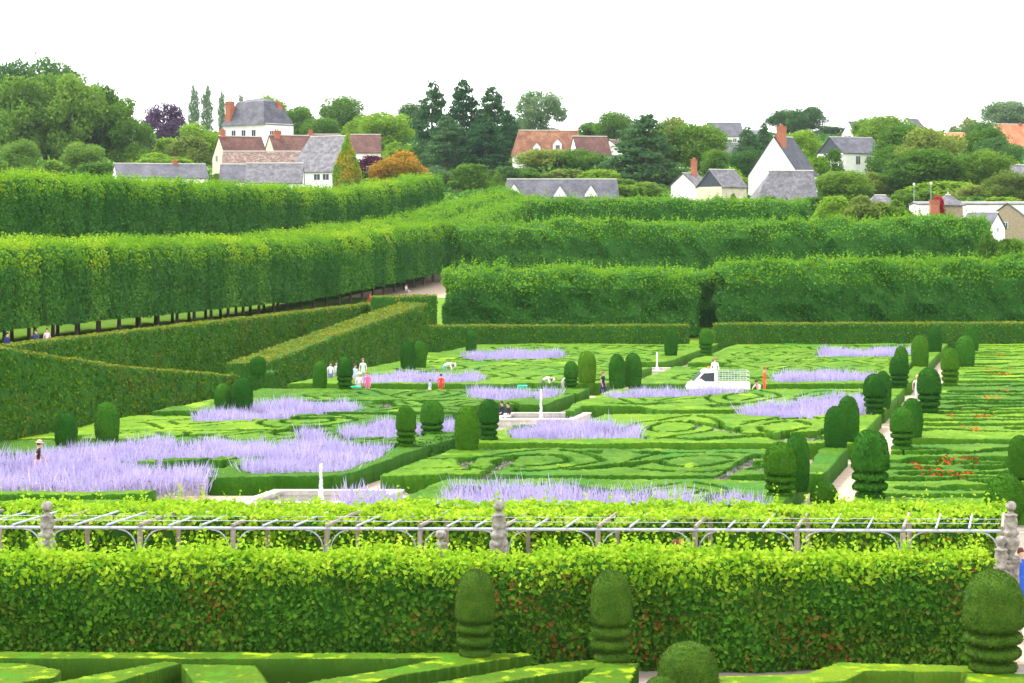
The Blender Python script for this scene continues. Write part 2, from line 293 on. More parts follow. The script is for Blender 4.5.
sheet('garden_path', [(-58,135.5),(-29.1,135.5),(-29.1,139),(-58,139)], .015, M['gravel'], 'gravel path entering between the hornbeam walls')
sheet('garden_path', [(-29.1,134.9),(-10.,134.9),(-10.,139.2),(-29.1,139.2)], .017, M['gravel'], 'gravel cross path where the gardeners work')
sheet('garden_path', [(-27,54),(12,54),(12,66),(-27,66)], .012, M['gravel'], 'gravel walk behind the trellis hedge')
sheet('terrace_path', [(-74,60),(-63,60),(-63,230),(-74,230)], 1.906, M['gravel'], 'gravel walk on the lime terrace')
# rising pale path at the far end of the terrace
pd = [242,247,252,260,268,276]; V=[]; 
for q in pd:
    for u in (-79,-58): V.append((u+K*q, q, T(u+K*q, q)+.02))
tag(mk('rising_path', V, [(2*i,2*i+1,2*i+3,2*i+2) for i in range(len(pd)-1)], M['gravel']), 'pale path climbing at the end of the terrace', kind='structure')
# ================================================================== box parterres from a plan raster
def inpoly(X, Y, poly):
    c = np.zeros(X.shape, bool); n = len(poly); j = n-1
    for i in range(n):
        xi, yi = poly[i]; xj, yj = poly[j]
        if yi != yj: c ^= ((yi > Y) != (yj > Y)) & (X < (xj-xi)*(Y-yi)/(yj-yi)+xi)
        j = i
    return c
ZT = .75
class Plan:
    def __init__(s, u0, u1, d0, d1, du, dd, k=K, zt=ZT):
        s.k = k; s.zt = zt; s.ug = np.arange(u0, u1+1e-6, du); s.dg = np.arange(d0, d1+1e-6, dd)
        uc = (s.ug[:-1]+s.ug[1:])/2; dc = (s.dg[:-1]+s.dg[1:])/2; s.U, s.D = np.meshgrid(uc, dc)
        s.X = s.U+k*s.D; s.PX = CX+s.X*F/s.D; s.PY = HY+(H-zt)*F/s.D; s.m = np.zeros(s.U.shape, bool)
    def rect(s, u0, u1, d0, d1): s.m |= (s.U > u0)&(s.U < u1)&(s.D > d0)&(s.D < d1)
    def crect(s, u0, u1, d0, d1): s.m &= ~((s.U > u0)&(s.U < u1)&(s.D > d0)&(s.D < d1))
    def fill(s, p): s.m |= inpoly(s.PX, s.PY, p)
    def carve(s, p): s.m &= ~inpoly(s.PX, s.PY, p)
    def lens(s, u, dd, L, w, sl=0., cv=0.):
        t = (s.U-u)/(L/2); q = (s.D-dd-sl*(s.U-u)-cv*t*t); s.m &= ~((np.abs(t) < 1)&(np.abs(q) < w/2*np.sqrt(np.clip(1-t*t*t*t,0,1))))
    def motif(s, u0, u1, d0, d1, n):
        nu_ = max(2, int(round((u1-u0)/5.6))); nd_ = max(1, int(round((d1-d0)/9.5))); cu, cd = (u1-u0)/nu_, (d1-d0)/nd_
        for i in range(nu_):
            for j in range(nd_):
                uc, dc = u0+cu*(i+.5), d0+cd*(j+.5); x = np.abs(s.U-uc)/(cu*.5); y = np.abs(s.D-dc)/(cd*.5); k = (i+j+n) % 3
                r_ = np.sqrt(x*x+y*y) if k == 0 else (x+y)*.78 if k == 1 else np.sqrt(x*x+(y+.35*x)**2)*.88
                wv = .062 if k != 1 else .058; cut = (np.abs(r_-.80) < wv)|(np.abs(r_-.42) < wv*1.1); cut &= ~((x < .07)|((y < .05)&(k != 2))); cut &= ~((r_ > .6)&(np.abs(x-y) < .09)&(k == 0)); s.m &= ~cut
    def slits(s, u0, u1, d0, d1, n, seed, Lr=(1.5,5), wr=(.5,1.6), sl=.15):
        s.motif(u0, u1, d0, d1, seed); r = np.random.default_rng(seed); n = int(n*.35); wr = (wr[0]*.7, wr[1]*.75)
        for i in range(n): s.lens(r.uniform(u0,u1), d0+(d1-d0)*(i+r.uniform(.2,.8))/n, r.uniform(*Lr), r.uniform(*wr), r.normal()*sl, r.normal()*.8)
    def build(s, name, mat, seed=0, jit=.03, parent=None, hn=.05):
        m = s.m; nd, nu = m.shape; r = np.random.default_rng(seed)
        vi = -np.ones((nd+1, nu+1), int); use = np.zeros((nd+1, nu+1), bool)
        use[:-1,:-1] |= m; use[1:,:-1] |= m; use[:-1,1:] |= m; use[1:,1:] |= m
        ii = np.argwhere(use); n = len(ii); vi[use] = np.arange(n)
        du = s.ug[1]-s.ug[0]; dd = s.dg[1]-s.dg[0]
        u = s.ug[ii[:,1]]+r.normal(0, du*.12, n); q = s.dg[ii[:,0]]+r.normal(0, dd*.12, n)
        P = np.stack([u+s.k*q, q, np.zeros(n)], 1); top = P.copy(); top[:,2] = s.zt+hn*noise(P, .8, seed+1, 2)+r.normal(0, jit*.6, n); bot = P.copy(); bot[:,2] = .0
        mid = P.copy(); mid[:,2] = s.zt*.5+r.normal(0,.02,n)
        c = np.argwhere(m); a, b = c[:,0], c[:,1]
        tf = np.stack([vi[a,b], vi[a,b+1], vi[a+1,b+1], vi[a+1,b]], 1)
        mp_ = np.pad(m, 1); sf = []
        for (da, db, e0, e1) in ((-1,0,(0,0),(0,1)), (0,1,(0,1),(1,1)), (1,0,(1,1),(1,0)), (0,-1,(1,0),(0,0))):
            k = c[~mp_[c[:,0]+1+da, c[:,1]+1+db]]
            v0 = vi[k[:,0]+e0[0], k[:,1]+e0[1]]; v1 = vi[k[:,0]+e1[0], k[:,1]+e1[1]]
            sf.append(np.stack([v0+n, v1+n, v1, v0], 1)); sf.append(np.stack([v0+2*n, v1+2*n, v1+n, v0+n], 1))
        Fq = np.concatenate([tf]+sf); mi_ = np.concatenate([np.zeros(len(tf), int), np.ones(len(Fq)-len(tf), int)]); V = np.concatenate([top, mid, bot])
        used = np.unique(Fq); re = -np.ones(len(V), int); re[used] = np.arange(len(used)); V = V[used]; Fq = re[Fq]
        og = (V[:,0].mean(), V[:,1].min(), 0); return mk(name, V, Fq, [mat, M['boxsf'] if mat is M['boxf'] else M['boxs']], parent, og, mi=mi_)  # side faces take the green with shade painted in
SLIT = dict()
LAV = [ # outline (pixels on the planting level), label
 ([(-30,452),(40,450),(70,442),(110,440),(150,438),(210,437),(268,440),(268,455),(200,457),(150,458),(112,462),(130,467),(200,467),(217,473),(205,483),(150,487),(-30,487)], 'wide purple Russian sage bed filling the near left corner beside the walking woman'),
 ([(236,469),(262,461),(264,446),(300,441),(300,431),(322,429),(326,440),(388,445),(385,455),(345,473),(300,475),(250,476)], 'purple sage bed behind the jet of the near basin'),
 ([(193,420),(200,413),(235,409),(270,403),(290,397),(330,403),(357,405),(355,410),(300,412),(290,419),(240,423),(195,425)], 'long purple sage bed below the two dark domes at the left wall entrance'),
 ([(340,430),(362,422),(400,422),(400,439),(345,441)], 'small purple sage bed left of the first tiered topiary'),
 ([(415,420),(455,418),(455,434),(415,436)], 'strip of purple sage seen between the four topiaries'),
 ([(338,490),(350,487),(395,488),(404,495),(400,508),(338,508)], 'purple sage clump in front of the near basin rim'),
 ([(443,492),(455,480),(520,486),(600,486),(640,490),(692,497),(692,514),(438,514)], 'longest purple sage bed right behind the vine pergola'),
 ([(706,492),(730,490),(762,494),(766,502),(762,512),(704,512)], 'short purple sage bed beside the low ball topiary behind the pergola'),
 ([(507,432),(515,423),(560,421),(640,425),(641,440),(560,442),(512,441)], 'purple sage bed in front of the middle basin'),
 ([(352,384),(372,374),(400,372),(480,373),(482,382),(430,385),(400,384)], 'purple sage strip behind the red and blue shirted children'),
 ([(462,358),(478,351),(560,351),(564,357),(540,361),(470,361)], 'farthest left purple sage bed against the low far hedge'),
 ([(470,391),(480,388),(530,389),(534,398),(500,402),(470,399)], 'pale thin sage strip left of the middle fountain jet'),
 ([(534,393),(545,388),(560,389),(556,398),(534,402)], 'small pale sage clump just behind the middle fountain jet'),
 ([(606,393),(640,389),(740,387),(747,391),(690,398),(612,400)], 'purple sage strip left of and below the white pickup truck'),
 ([(737,413),(758,406),(800,403),(826,393),(862,395),(866,410),(832,417),(800,421),(745,417)], 'curved purple sage bed in front of the person in orange'),
 ([(773,380),(784,372),(872,371),(884,377),(870,383),(780,384)], 'purple sage bed right of the person in orange'),
 ([(814,356),(825,349),(906,347),(910,355),(880,358),(820,359)], 'farthest right purple sage bed against the low far hedge'),
]
def planpoly(poly):
    ys = [p[1] for p in poly]; y0, y1 = min(ys), max(ys); out = []
    for x, y in poly: z = .95-.35*(y-y0)/(y1-y0); q = GD(y, z); out.append((GX(x, q), q))
    return out
def comp(name, label, P, seed, mat=None, **k):
    for poly, _ in LAV:
        P.m &= ~inpoly(P.X, P.D, planpoly(poly))
    o = P.build('box_parterre', mat or M['box'], seed, **k); return tag(o, label, 'box hedge', 'clipped box hedge compartments of the garden')
W1 = -48.9
P = Plan(-49,-27,87.8,117,.11,.16)
P.fill([(-900,481),(160,487),(185,490),(213,481),(232,477),(344,476),(413,452),(470,429),(498,415),(110,415),(-900,415)])
P.m &= (P.U > W1)&(P.U < -28.8)
for p in ([(120,462),(200,460),(235,462),(225,468),(200,467),(130,466)], [(190,447),(262,449),(262,452),(180,451)], [(268,430),(330,424),(335,427),(275,433)], [(330,446),(400,443),(404,447),(385,449)], [(160,436),(215,433),(215,436)]): P.carve(p)
P.crect(-32.2,-28,113.5,118); P.slits(-47,-30,101,116.5,11,3, (3,9), (.7,1.6), .1); P.slits(-40,-30,89.5,100,4,5,(2,5),(.5,1))
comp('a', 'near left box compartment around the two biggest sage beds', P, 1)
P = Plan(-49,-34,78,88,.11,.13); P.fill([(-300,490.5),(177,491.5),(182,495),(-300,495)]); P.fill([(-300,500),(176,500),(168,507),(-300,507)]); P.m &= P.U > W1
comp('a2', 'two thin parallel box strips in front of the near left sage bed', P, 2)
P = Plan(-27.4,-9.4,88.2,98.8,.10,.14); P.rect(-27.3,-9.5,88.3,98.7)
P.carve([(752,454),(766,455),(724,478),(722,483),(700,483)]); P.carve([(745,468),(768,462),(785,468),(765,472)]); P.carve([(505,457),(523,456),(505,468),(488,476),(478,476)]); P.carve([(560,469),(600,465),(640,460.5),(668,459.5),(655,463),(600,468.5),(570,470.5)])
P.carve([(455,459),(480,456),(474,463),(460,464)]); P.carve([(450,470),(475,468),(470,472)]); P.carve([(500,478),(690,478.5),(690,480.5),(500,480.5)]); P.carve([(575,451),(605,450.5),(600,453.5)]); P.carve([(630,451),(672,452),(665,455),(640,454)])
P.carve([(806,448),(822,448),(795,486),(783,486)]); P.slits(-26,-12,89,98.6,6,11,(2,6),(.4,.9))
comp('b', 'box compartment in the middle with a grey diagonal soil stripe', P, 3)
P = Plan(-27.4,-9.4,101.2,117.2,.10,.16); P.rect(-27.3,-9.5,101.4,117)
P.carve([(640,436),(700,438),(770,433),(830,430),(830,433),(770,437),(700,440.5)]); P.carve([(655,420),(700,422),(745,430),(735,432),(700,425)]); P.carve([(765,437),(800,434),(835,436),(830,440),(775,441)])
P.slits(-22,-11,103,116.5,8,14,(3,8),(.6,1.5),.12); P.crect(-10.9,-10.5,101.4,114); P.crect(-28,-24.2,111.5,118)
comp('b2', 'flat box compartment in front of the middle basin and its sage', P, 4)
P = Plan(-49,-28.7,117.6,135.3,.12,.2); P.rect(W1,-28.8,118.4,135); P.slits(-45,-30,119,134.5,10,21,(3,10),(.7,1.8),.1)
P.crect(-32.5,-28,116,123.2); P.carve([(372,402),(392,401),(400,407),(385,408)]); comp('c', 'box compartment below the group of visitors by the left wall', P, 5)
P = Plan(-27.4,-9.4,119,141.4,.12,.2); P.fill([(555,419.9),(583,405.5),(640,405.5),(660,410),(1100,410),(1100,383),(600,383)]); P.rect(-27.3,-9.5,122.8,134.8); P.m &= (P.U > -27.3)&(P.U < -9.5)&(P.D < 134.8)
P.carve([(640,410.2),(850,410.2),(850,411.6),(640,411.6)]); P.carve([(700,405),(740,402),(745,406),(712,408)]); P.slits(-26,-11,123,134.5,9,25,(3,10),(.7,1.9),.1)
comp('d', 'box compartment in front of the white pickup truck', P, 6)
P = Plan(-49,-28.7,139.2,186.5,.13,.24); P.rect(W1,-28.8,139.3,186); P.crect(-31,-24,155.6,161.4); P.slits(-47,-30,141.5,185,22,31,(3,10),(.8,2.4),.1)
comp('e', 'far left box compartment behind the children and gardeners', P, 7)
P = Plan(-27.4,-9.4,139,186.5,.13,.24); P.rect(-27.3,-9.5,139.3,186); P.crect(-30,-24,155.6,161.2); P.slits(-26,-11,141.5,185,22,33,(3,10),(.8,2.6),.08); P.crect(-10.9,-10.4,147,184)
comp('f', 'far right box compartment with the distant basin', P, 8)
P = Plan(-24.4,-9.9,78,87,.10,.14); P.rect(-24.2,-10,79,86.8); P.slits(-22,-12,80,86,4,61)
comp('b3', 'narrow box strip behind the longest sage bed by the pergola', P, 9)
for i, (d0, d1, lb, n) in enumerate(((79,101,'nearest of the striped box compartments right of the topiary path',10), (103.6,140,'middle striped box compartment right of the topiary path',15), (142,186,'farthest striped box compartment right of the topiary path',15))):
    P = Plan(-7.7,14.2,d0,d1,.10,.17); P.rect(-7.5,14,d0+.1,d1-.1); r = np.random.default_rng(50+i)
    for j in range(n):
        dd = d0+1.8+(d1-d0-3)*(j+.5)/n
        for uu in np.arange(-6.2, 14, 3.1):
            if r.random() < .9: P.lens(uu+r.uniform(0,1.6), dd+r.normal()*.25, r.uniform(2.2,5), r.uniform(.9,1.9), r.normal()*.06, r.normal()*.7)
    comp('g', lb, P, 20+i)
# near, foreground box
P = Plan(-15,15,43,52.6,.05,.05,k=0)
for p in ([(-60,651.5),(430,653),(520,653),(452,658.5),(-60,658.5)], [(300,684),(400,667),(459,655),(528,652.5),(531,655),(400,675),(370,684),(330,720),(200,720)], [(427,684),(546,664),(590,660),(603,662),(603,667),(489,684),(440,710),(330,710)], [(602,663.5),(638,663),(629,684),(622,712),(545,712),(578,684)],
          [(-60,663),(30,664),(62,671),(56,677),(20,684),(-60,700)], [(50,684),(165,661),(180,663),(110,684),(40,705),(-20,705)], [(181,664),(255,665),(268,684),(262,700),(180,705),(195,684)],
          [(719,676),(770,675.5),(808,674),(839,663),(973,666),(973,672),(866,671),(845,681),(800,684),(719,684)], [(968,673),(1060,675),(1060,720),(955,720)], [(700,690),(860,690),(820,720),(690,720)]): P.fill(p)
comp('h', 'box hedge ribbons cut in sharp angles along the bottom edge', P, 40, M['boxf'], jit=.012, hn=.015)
# ================================================================== sage, flowers
def sage(poly, label, seed):
    r = np.random.default_rng(seed); pp = planpoly(poly); X0, X1 = min(p[0] for p in pp), max(p[0] for p in pp); d0, d1 = min(p[1] for p in pp), max(p[1] for p in pp)
    n = int((X1-X0)*(d1-d0)*140); x = r.uniform(X0, X1, n); d = r.uniform(d0, d1, n); ok = inpoly(x, d, pp); ok &= noise(np.stack([x,d,0*x],1), 1.7, seed+9, 2)+r.normal(0,.3,n) > -.5; x, d = x[ok], d[ok]; n = len(x); P = np.stack([x, d, np.zeros(n)], 1)
    hh = .70+.26*noise(P, 1.1, seed, 2)+r.normal(0, .12, n); L = r.uniform(.3,.65,n); dx = r.normal(0,.2,n); dy = r.normal(0,.2,n); wd = r.uniform(.012,.028,n); an = r.uniform(0,3.14,n)
    top = np.stack([x+dx*1.3, d+dy*1.3, hh+.16+r.random(n)**3*.3], 1); lo = np.stack([x+dx*.4, d+dy*.4, hh-L], 1); mid = lo*.55+top*.45; s = np.stack([np.cos(an)*wd, np.sin(an)*wd, 0*wd], 1)
    V = np.stack([lo, mid+s, top, mid-s], 1).reshape(-1,3); Fq = np.arange(4*n).reshape(n,4)
    q = P.copy(); q[:,2] = r.uniform(.05, .95, len(q))*(hh+.05); V2, F2 = leaves(q, np.tile([0,-.6,.8],(len(q),1)), .10, r=r)
    V3, F3, m3, _ = joinarr([(V,Fq,0,False),(V2,F2,1,False)]); og = (x.mean(), d.min(), 0)
    tag(mk('sage_bed', V3, F3, [M['lav'], M['lavleaf']], origin=og, mi=m3), label, 'flower bed', 'beds of purple Russian sage')
for i, (p, l) in enumerate(LAV): sage(p, l, 100+i)
GP = [([(752,454),(766,455),(724,478),(722,483),(700,483)],'slanting grey planted stripe in the middle box compartment'),([(745,468),(768,462),(785,468),(765,472)],'small grey plant patch right of the slanting stripe'),([(505,457),(523,456),(505,468),(488,476),(478,476)],'grey planted wedge at the left of the middle compartment'),([(455,459),(480,456),(474,463),(460,464)],'small grey patch behind the pale green dome column'),
 ([(372,402),(392,401),(400,407),(385,408)],'mauve grey patch left above the four topiaries'),([(700,405),(740,402),(745,406),(712,408)],'grey patch left of the curved sage bed'),([(655,420),(700,422),(745,430),(735,432),(700,425)],'thin grey planted streak behind the middle compartment'),([(765,437),(800,434),(835,436),(830,440),(775,441)],'grey planted streak before the bluish dome')]
for i, (poly, lb) in enumerate(GP):
    r = np.random.default_rng(700+i); pp = [(GX(x, GD(y,ZT)), GD(y,ZT)) for x, y in poly]; xs = [p[0] for p in pp]; ys = [p[1] for p in pp]; n = int((max(xs)-min(xs))*(max(ys)-min(ys))*260); x = r.uniform(min(xs),max(xs),n); q = r.uniform(min(ys),max(ys),n); k = inpoly(x,q,pp); x, q = x[k], q[k]
    V, Fq = leaves(np.stack([x,q,.58*r.random(len(x))**.4],1), np.tile([0,-.4,.9],(len(x),1)), .14, r=r); tag(mk('low_grey_planting', V, Fq, M['greyp'], origin=(x.mean(),q.min(),0)), lb, 'ground cover', kind='stuff')
FL = [(985,1014,371.5,'orangefl','bright orange flower row high in the right striped compartment'),(992,1014,377,'orangefl','second orange flower row just below the bright one'),(999,1008,393,'red','small rusty red flower spot above the middle of the right compartment'),(980,1001,400.5,'orangefl','thin line of orange flowers in the middle right compartment'),
 (949,957,420,'red','small separate red flower patch beside the tall tiered topiary'),(975,993,420.5,'red','vivid red flower patch in the middle right compartment'),(969,993,433,'orangefl','broken line of orange red flowers above the nearest striped compartment'),(960,964,430,'red','tiny single red flower dot'),
 (940,978,463,'red','scattered red flowers of the upper arc in the nearest striped compartment'),(912,920,469,'red','small red patch at the left end of the nearest arcs'),(922,944,476,'red','left run of red flowers on the lowest arc'),(948,977,477.5,'red','right run of deep red flowers on the lowest arc'),(990,1003,357,'orangefl','faint orange flowers near the far hedge')]
for i, (x0, x1, y, mt, lb) in enumerate(FL):
    r = np.random.default_rng(300+i); d = GD(y, .6); n = int((x1-x0)*d/F*45)+18; X = r.uniform(GX(x0,d), GX(x1,d), n); Dp = d+r.normal(0,.35,n)
    P = np.stack([X, Dp, r.uniform(.3,.88,n)], 1); V, Fq = leaves(P, np.tile([0,-.5,.8],(n,1)), .10, aspect=1, r=r)
    q = P.copy(); q[:,2] = r.uniform(.05,.6,n); V2, F2 = leaves(q, np.tile([0,-.5,.8],(n,1)), .2, r=r); V, Fq, mm, _ = joinarr([(V,Fq,0,False),(V2,F2,1,False)])
    tag(mk('flower_patch', V, Fq, [M[mt], M['yewl']], origin=(X.mean(), d, 0), mi=mm), lb, 'flower bed', 'red and orange flower patches', kind='stuff')
r = np.random.default_rng(399); d = 48.6; n = 26; P = np.stack([r.uniform(GX(269,d),GX(288,d),n), d+r.normal(0,.12,n), r.uniform(.42,.62,n)],1); V, Fq = leaves(P, np.tile([0,-.3,.9],(n,1)), .1, aspect=1, r=r)
P2 = P.copy(); P2[:,2] -= .25; V2, F2 = leaves(P2, np.tile([0,-.3,.9],(n,1)), .2, r=r); V, Fq, mm, _ = joinarr([(V,Fq,0,False),(V2,F2,1,False)])
tag(mk('flower_patch', V, Fq, [M['pinkfl'], M['yewl']], origin=(P[:,0].mean(), d, 0), mi=mm), 'small clump of pink flowers at the bottom edge', 'flower bed', 'red and orange flower patches', kind='stuff')
# ================================================================== hedges
def sweep(path, width, prof, step, disp, seed, ncap=True):
    """path [(x,y,zb,zt)]; returns displaced skin (V,Fq) with outward normals at vertices"""
    path = np.array(path, float); seg = np.linalg.norm(np.diff(path[:,:2], axis=0), axis=1); cum = np.concatenate([[0], np.cumsum(seg)]); L = cum[-1]; n = max(3, int(L/step)+1)
    t = np.linspace(0, L, n); Q = np.stack([np.interp(t, cum, path[:,k]) for k in range(4)], 1)
    tg = np.gradient(Q[:,:2], axis=0); tg /= np.linalg.norm(tg, axis=1)[:,None]; nr = np.stack([tg[:,1], -tg[:,0]], 1)
    V = np.zeros((n, len(prof), 3))
    for j, (a, b) in enumerate(prof):      # a: -1..1 across, b: 0..1 up
        V[:,j,:2] = Q[:,:2]+nr*(a*width/2); V[:,j,2] = Q[:,2]+b*(Q[:,3]-Q[:,2])
    V = V.reshape(-1,3); m = len(prof); ix = np.arange(n*m).reshape(n, m)
    Fq = np.stack([ix[:-1,:-1], ix[:-1,1:], ix[1:,1:], ix[1:,:-1]], -1).reshape(-1,4)
    h = m//2
    for e, rev in ((0, True), (n-1, False)):
        for j in range(h if m % 2 == 0 else h):
            if j+1 >= m-1-j-1+0 and j+1 > m-2-j: break
            f = [ix[e,j], ix[e,j+1], ix[e,m-2-j], ix[e,m-1-j]]
            Fq = np.vstack([Fq, f if rev else f[::-1]])
    N = vnorm(V, Fq); V = V+N*(disp*noise(V, 1.6, seed, 3))[:,None]; return V, Fq
def vnorm(V, Fq):
    a = V[Fq[:,2]]-V[Fq[:,0]]; b = V[Fq[:,3]]-V[Fq[:,1]]; fn = np.cross(a, b); N = np.zeros_like(V)
    for k in range(4): np.add.at(N, Fq[:,k], fn)
    l = np.linalg.norm(N, axis=1); l[l == 0] = 1; return N/l[:,None]
def sample(V, Fq, dens, r):
    a, b, c, d = (V[Fq[:,k]] for k in range(4)); fn = np.cross(c-a, d-b)/2; ar = np.linalg.norm(fn, axis=1); n = int(ar.sum()*dens)
    k = r.choice(len(Fq), n, p=ar/ar.sum()); s, t = r.random(n)[:,None], r.random(n)[:,None]
    P = (a[k]*(1-s)+b[k]*s)*(1-t)+(d[k]*(1-s)+c[k]*s)*t; return P, fn[k]/(ar[k]+1e-9)[:,None]
def rprof(nv, nh, rd=.12):
    p = [(-1, b) for b in np.linspace(0, 1-rd, nv)]+[(-1+.35*rd*4*.3, 1-rd*.3)]+[(a, 1) for a in np.linspace(-1+rd*1.2, 1-rd*1.2, nh)]+[(1-.35*rd*4*.3, 1-rd*.3)]+[(1, b) for b in np.linspace(1-rd, 0, nv)]
    return p
def hedge(name, label, path, width, dens, lsize, mats, seed, disp=.12, step=.6, nv=6, nh=4, rd=.12, thick=.15, topfrac=.82, tuft=0, cat='hedge', group=None, up=.2, spread=.8, tn=.045):
    """inner skin + leaves; mats = (inner, side leaf, top leaf)"""
    r = np.random.default_rng(seed); V, Fq = sweep(path, width, rprof(nv, nh, rd), step, disp, seed)
    Nf = np.cross(V[Fq[:,2]]-V[Fq[:,0]], V[Fq[:,3]]-V[Fq[:,1]]);
    cen = V[Fq].mean(1); 
    P, N = sample(V, Fq, dens, r)
    ctr = np.array(path)[:,:3].mean(0)
    # make normals point outwards: compare with the nearest point of the path
    pt = np.array(path, float); tt = pt[-1,:2]-pt[0,:2]; tt /= np.linalg.norm(tt); side = (P[:,:2]-pt[0,:2])@np.array([tt[1], -tt[0]])
    flip = np.where(np.abs(N[:,2]) > .6, N[:,2] < 0, (N[:,:2]@np.array([tt[1],-tt[0]]))*side < 0); N[flip] *= -1
    P = P+N*r.uniform(-thick*.6, thick, len(P))[:,None]
    al = (P[:,:2]-pt[0,:2])@tt; Ltot = np.linalg.norm(pt[-1,:2]-pt[0,:2]); zt = np.interp(al, (pt[:,:2]-pt[0,:2])@tt, pt[:,3]); zb = np.interp(al, (pt[:,:2]-pt[0,:2])@tt, pt[:,2])
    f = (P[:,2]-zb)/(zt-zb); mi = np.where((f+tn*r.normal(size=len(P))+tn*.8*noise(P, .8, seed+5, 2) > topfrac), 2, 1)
    LV, LF = leaves(P, N, lsize, spread=spread, r=r, up=up)
    parts = [(V, Fq, 0, False), (LV, LF, mi, False)]
    if tuft:
        n = int(Ltot*width*tuft); k = np.where(f > .93)[0]
        if len(k):
            q = P[r.choice(k, n)]; q = np.repeat(q, 5, 0)+np.stack([r.normal(0,lsize*.3,n*5), r.normal(0,lsize*.3,n*5), (np.tile(np.linspace(.1,1.7,5), n)*np.repeat(r.uniform(.4,1.9,n),5))*lsize*1.3], 1)
            LV, LF = leaves(q, np.tile([0,-.5,.6],(n*5,1)), lsize*np.tile([1,1,.9,.8,.6], n), r=r); parts.append((LV, LF, 2, False))
    A = joinarr(parts); og = (pt[0,0], pt[0,1], pt[0,2]); o = mk(name, A[0], A[1], list(mats), origin=og, mi=A[2], smooth=A[3]); return tag(o, label, cat, group)
def upath(u, pts): return [(u+K*d, d, zb, zt) for d, zb, zt in pts]
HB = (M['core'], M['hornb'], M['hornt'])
hedge('hornbeam_wall', 'tall clipped hornbeam wall at the left edge sloping down to the right', upath(-52., [(92,0,6.4),(106,0,4.95),(120,0,3.1),(137.5,0,1.35)]), 1.6, 55, .19, HB, 1, disp=.06, rd=.06, thick=.08, tn=.02, topfrac=.965)
hedge('hornbeam_wall', 'long clipped hornbeam wall along the foot of the lime terrace', upath(-60.6, [(100,0,3.9),(197,0,3.9)]), 1.0, 50, .2, HB, 2, disp=.06, rd=.06, thick=.08, tn=.02, topfrac=.965)
hedge('hornbeam_wall', 'broad-topped hornbeam wall climbing to the right behind the visitors', upath(-52.3, [(141,0,1.9),(160,0,3.3),(178,0,4.5)]), 2.4, 50, .19, HB, 3, disp=.06, rd=.06, thick=.08, tn=.02, topfrac=.955)
d=180; hedge('hornbeam_wall', 'short flat hedge joining the climbing wall to the terrace', [(GX(372,190),190,0,4.6),(GX(436,190),190,0,4.7)], 2.2, 40, .2, HB, 4, disp=.06, rd=.06, thick=.08, tn=.02, topfrac=.95)
hedge('low_hedge', 'low clipped far hedge left of the garden steps', [(GX(424,187.5),187.5,0,2.2),(GX(688,187.5),187.5,0,2.3)], 1.6, 55, .2, HB, 5, disp=.05, rd=.07, thick=.08, tn=.02, topfrac=.93)
hedge('low_hedge', 'low clipped far hedge right of the garden steps', [(GX(714,187.5),187.5,0,2.4),(GX(1130,187.5),187.5,0,2.5)], 1.6, 55, .2, HB, 6, disp=.05, rd=.07, thick=.08, tn=.02, topfrac=.93)
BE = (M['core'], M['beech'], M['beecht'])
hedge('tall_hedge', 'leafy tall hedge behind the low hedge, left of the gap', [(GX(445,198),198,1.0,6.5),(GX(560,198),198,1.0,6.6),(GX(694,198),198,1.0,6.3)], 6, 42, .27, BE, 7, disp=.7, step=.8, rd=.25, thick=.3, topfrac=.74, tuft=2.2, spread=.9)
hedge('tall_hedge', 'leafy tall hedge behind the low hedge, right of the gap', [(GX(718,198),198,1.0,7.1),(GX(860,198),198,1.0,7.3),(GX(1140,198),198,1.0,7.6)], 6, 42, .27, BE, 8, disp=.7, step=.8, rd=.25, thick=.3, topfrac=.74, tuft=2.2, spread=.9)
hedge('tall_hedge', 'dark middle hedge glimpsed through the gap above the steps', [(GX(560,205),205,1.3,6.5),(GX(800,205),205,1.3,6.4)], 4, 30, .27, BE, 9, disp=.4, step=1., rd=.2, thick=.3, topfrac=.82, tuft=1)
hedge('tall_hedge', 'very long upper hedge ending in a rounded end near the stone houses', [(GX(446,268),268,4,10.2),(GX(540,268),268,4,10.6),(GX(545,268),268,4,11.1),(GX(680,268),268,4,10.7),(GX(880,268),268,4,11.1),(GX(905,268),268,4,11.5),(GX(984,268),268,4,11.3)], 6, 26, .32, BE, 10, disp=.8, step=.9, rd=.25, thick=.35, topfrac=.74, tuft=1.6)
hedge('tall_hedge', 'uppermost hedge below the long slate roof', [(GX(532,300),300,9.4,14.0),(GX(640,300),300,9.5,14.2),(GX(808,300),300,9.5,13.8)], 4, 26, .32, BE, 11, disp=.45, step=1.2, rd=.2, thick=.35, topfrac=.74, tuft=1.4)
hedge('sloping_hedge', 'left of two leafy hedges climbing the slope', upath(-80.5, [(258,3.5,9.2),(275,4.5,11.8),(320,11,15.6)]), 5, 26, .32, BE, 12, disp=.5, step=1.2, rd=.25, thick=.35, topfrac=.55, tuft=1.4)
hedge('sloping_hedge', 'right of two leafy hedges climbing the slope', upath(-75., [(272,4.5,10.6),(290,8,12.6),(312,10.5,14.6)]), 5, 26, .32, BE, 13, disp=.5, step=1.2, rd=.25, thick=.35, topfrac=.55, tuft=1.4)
# block of yew by the entrance
hedge('yew_block', 'dark square yew block at the foot of the left wall', [(GX(251,139),139,0,1.55),(GX(275,139),139,0,1.55)], 1.8, 60, .16, (M['core'],M['yew'],M['yew']), 14, disp=.04, rd=.08, thick=.06, step=.4)
hedge('yew_block', 'dark square hedge block under the pair of tiered topiaries', [(GX(411,100),100,0,.78),(GX(447,104),104,0,.78)], 1.3, 60, .13, (M['core'],M['yew'],M['yewl']), 15, disp=.03, rd=.08, thick=.05, step=.4)
